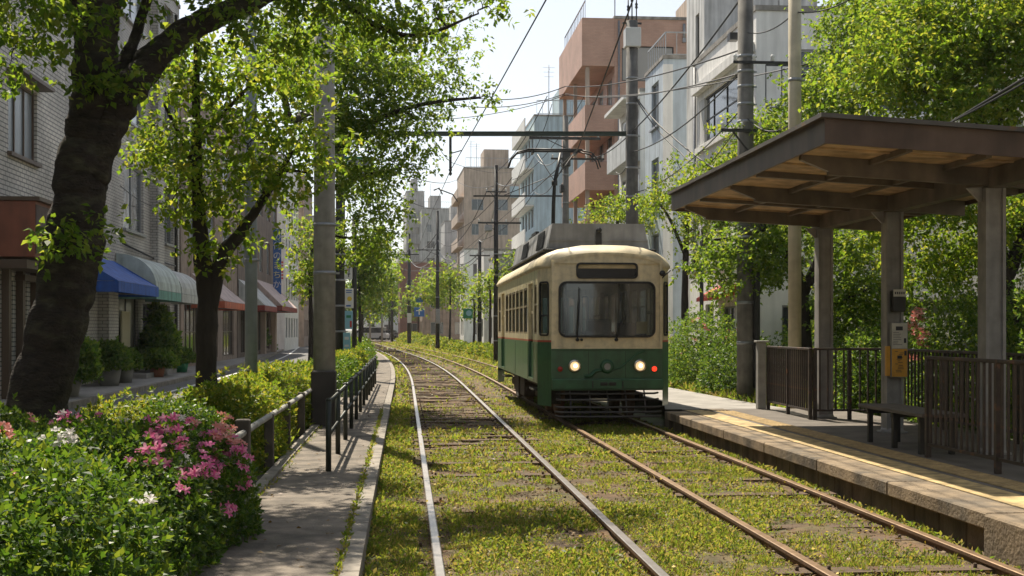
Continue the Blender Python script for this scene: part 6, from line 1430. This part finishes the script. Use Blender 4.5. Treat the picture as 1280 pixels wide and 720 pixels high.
# ---------------------------------------------------------------- potted plants by the shops
M_pot = mat('pot_grey', (.30, .29, .27), .8, var=.3); M_terra = mat('pot_terracotta', (.35, .13, .07), .8, var=.2)
def potted(label, s_t, s_s, pr, ph, half, lm, pm, seed, n=500, L=.12):
    p = TF(s_t, s_s, .115); r_ = bush('potted_plant', label, p+Vector((0, 0, ph*.9)), half, n, L, lm, seed, 2.2, 'potted plants by the shop doors', 'potted plant', lumps=.4, wild=.15)
    k = MB(); k.lathe((0, 0, -ph*.9), [(0, 0), (pr*.75, 0), (pr, ph), (pr*.88, ph), (pr*.85, ph*.9), (0, ph*.9)], 14); k.build('pot', pm, r_[0])
def ss(px): D = FPX*7.7/(505.6-px); return D
potted('bushy green plant in a grey pot under the blue awning', -7.6, ss(141), .32, .5, (.5, .6, .65), LM_dark, M_pot, 301, 900)
potted('yellowish plant in a small pot beside the bushy plant under the blue awning', -7.6, ss(160), .25, .45, (.38, .5, .55), LM_azal, M_pot, 302, 700)
potted('tall palm like plant in a pot under the grey green awning', -7.7, ss(207), .28, .5, (.45, .6, 1.35), LM_dark, M_pot, 303, 900, .2)
potted('low fern in a terracotta pot at the second shop door', -7.5, ss(212)-2.2, .25, .38, (.42, .6, .35), LM_dark, M_terra, 304, 600, .15)
potted('small fern in a green pot right of the terracotta pot', -7.5, ss(226), .28, .4, (.4, .7, .35), LM_azal, M_gr, 305, 600, .15)
potted('shrub in a pot at the foot of the cherry trunk side of the street', -7.3, ss(100)-2, .35, .4, (.6, .7, .9), LM_dark, M_pot, 306, 900, .14)
potted('big green plant beside the door of the far white shop', -8.0, ss(359)-4, .5, .5, (.7, 1.2, 1.1), LM_dark, M_pot, 307, 600, .25)
for i, (t, s) in enumerate(((-7.9, 88), (-8.0, 100), (-8.2, 112))):
    bush('shrub', ['dark shrub on the far sidewalk under the blue banner', 'shrub further along the far sidewalk', 'farthest shrub on the left sidewalk'][i], TF(t, s, .1), (.7, 2, .9), 700, .2, LM_dark, 320+i, 2.6, None, 'shrub', lumps=.3)

# ---------------------------------------------------------------- parked cars at the end of the street
M_tyre = mat('tyre', (.02, .02, .02), .8); M_cglass = glass_mat('car_glass', (.02, .025, .03), .05)
def car(label, px, D, col, rot, van=False):
    X = (px-CX)/FPX*D; c = thing('parked_car', label, 'car', (X, D, .0), rot, 'cars parked at the end of the tracks'); pm = mat('car_paint_'+str(len(MATS)), col, .3, coat=.5)
    H = 1.85 if van else 1.45; k = MB()
    prof = [(-2.0, .3), (-2.05, .75), (-1.95, .95), (-1.5, 1.0), (-1.0 if not van else -1.6, H-.03), (-.5 if not van else -1.2, H), (1.1 if not van else 1.8, H-.02), (1.75 if not van else 2.0, 1.0), (2.05, .9), (2.1, .35)]
    for x0, x1, ins in ((-.82, .82, 0),):
        k.prism([(x0, y, z) for y, z in prof], (x1-x0, 0, 0))
    k.build('body', pm, c)
    for sx in (-1, 1):
        g_ = MB(); g_.prism([(sx*.822, y, z) for y, z in ((-1.35, 1.02), (-.95 if not van else -1.45, H-.12), (1.0 if not van else 1.75, H-.12), (1.5 if not van else 1.85, 1.02))], (sx*.008, 0, 0)); g_.build('side_window', M_cglass, c)
        for y in (-1.3, 1.3):
            w = MB(); w.lathe((sx*.76, y, .31), [(0, -.1), (.31, -.1), (.31, .1), (.18, .11), (0, .11)], 16, 0, 'X'); w.build('wheel', M_tyre, c)
    g_ = MB(); g_.obox((0, -1.49, 1.03), (0, -1.05 if not van else -1.6, H-.1), 1.45, .03, up=(0, 1, 0)); g_.build('windscreen', M_cglass, c)
    for sx in (-.6, .6): h = MB(); h.box(sx-.15, sx+.15, -2.07, -2.0, .68, .82, 0, .01); h.build('headlight', M_wh, c)
car('white van parked at the end of the tracks', 467, 178, (.7, .7, .7), 1.4, True)
car('small red car behind the white van', 478, 196, (.5, .06, .05), .1)
car('dark car right of the red car at the far crossing', 484, 182, (.04, .04, .05), 1.5)
car('silver car left of the white van', 458, 184, (.45, .46, .48), 1.3)
# ---------------------------------------------------------------- haze
hz = bpy.data.materials.new('haze_air'); hz.use_nodes = True; hn = hz.node_tree; hn.nodes.clear()
pv = hn.nodes.new('ShaderNodeVolumePrincipled'); pv.inputs['Color'].default_value = (.92, .94, .96, 1); pv.inputs['Density'].default_value = .0002; pv.inputs['Anisotropy'].default_value = .35
ho = hn.nodes.new('ShaderNodeOutputMaterial'); hn.links.new(pv.outputs[0], ho.inputs['Volume'])
k = MB(); k.box(-720, 720, -70, 1210, -1.2, 36); o = k.build('haze', hz); tag(o, kind='stuff')
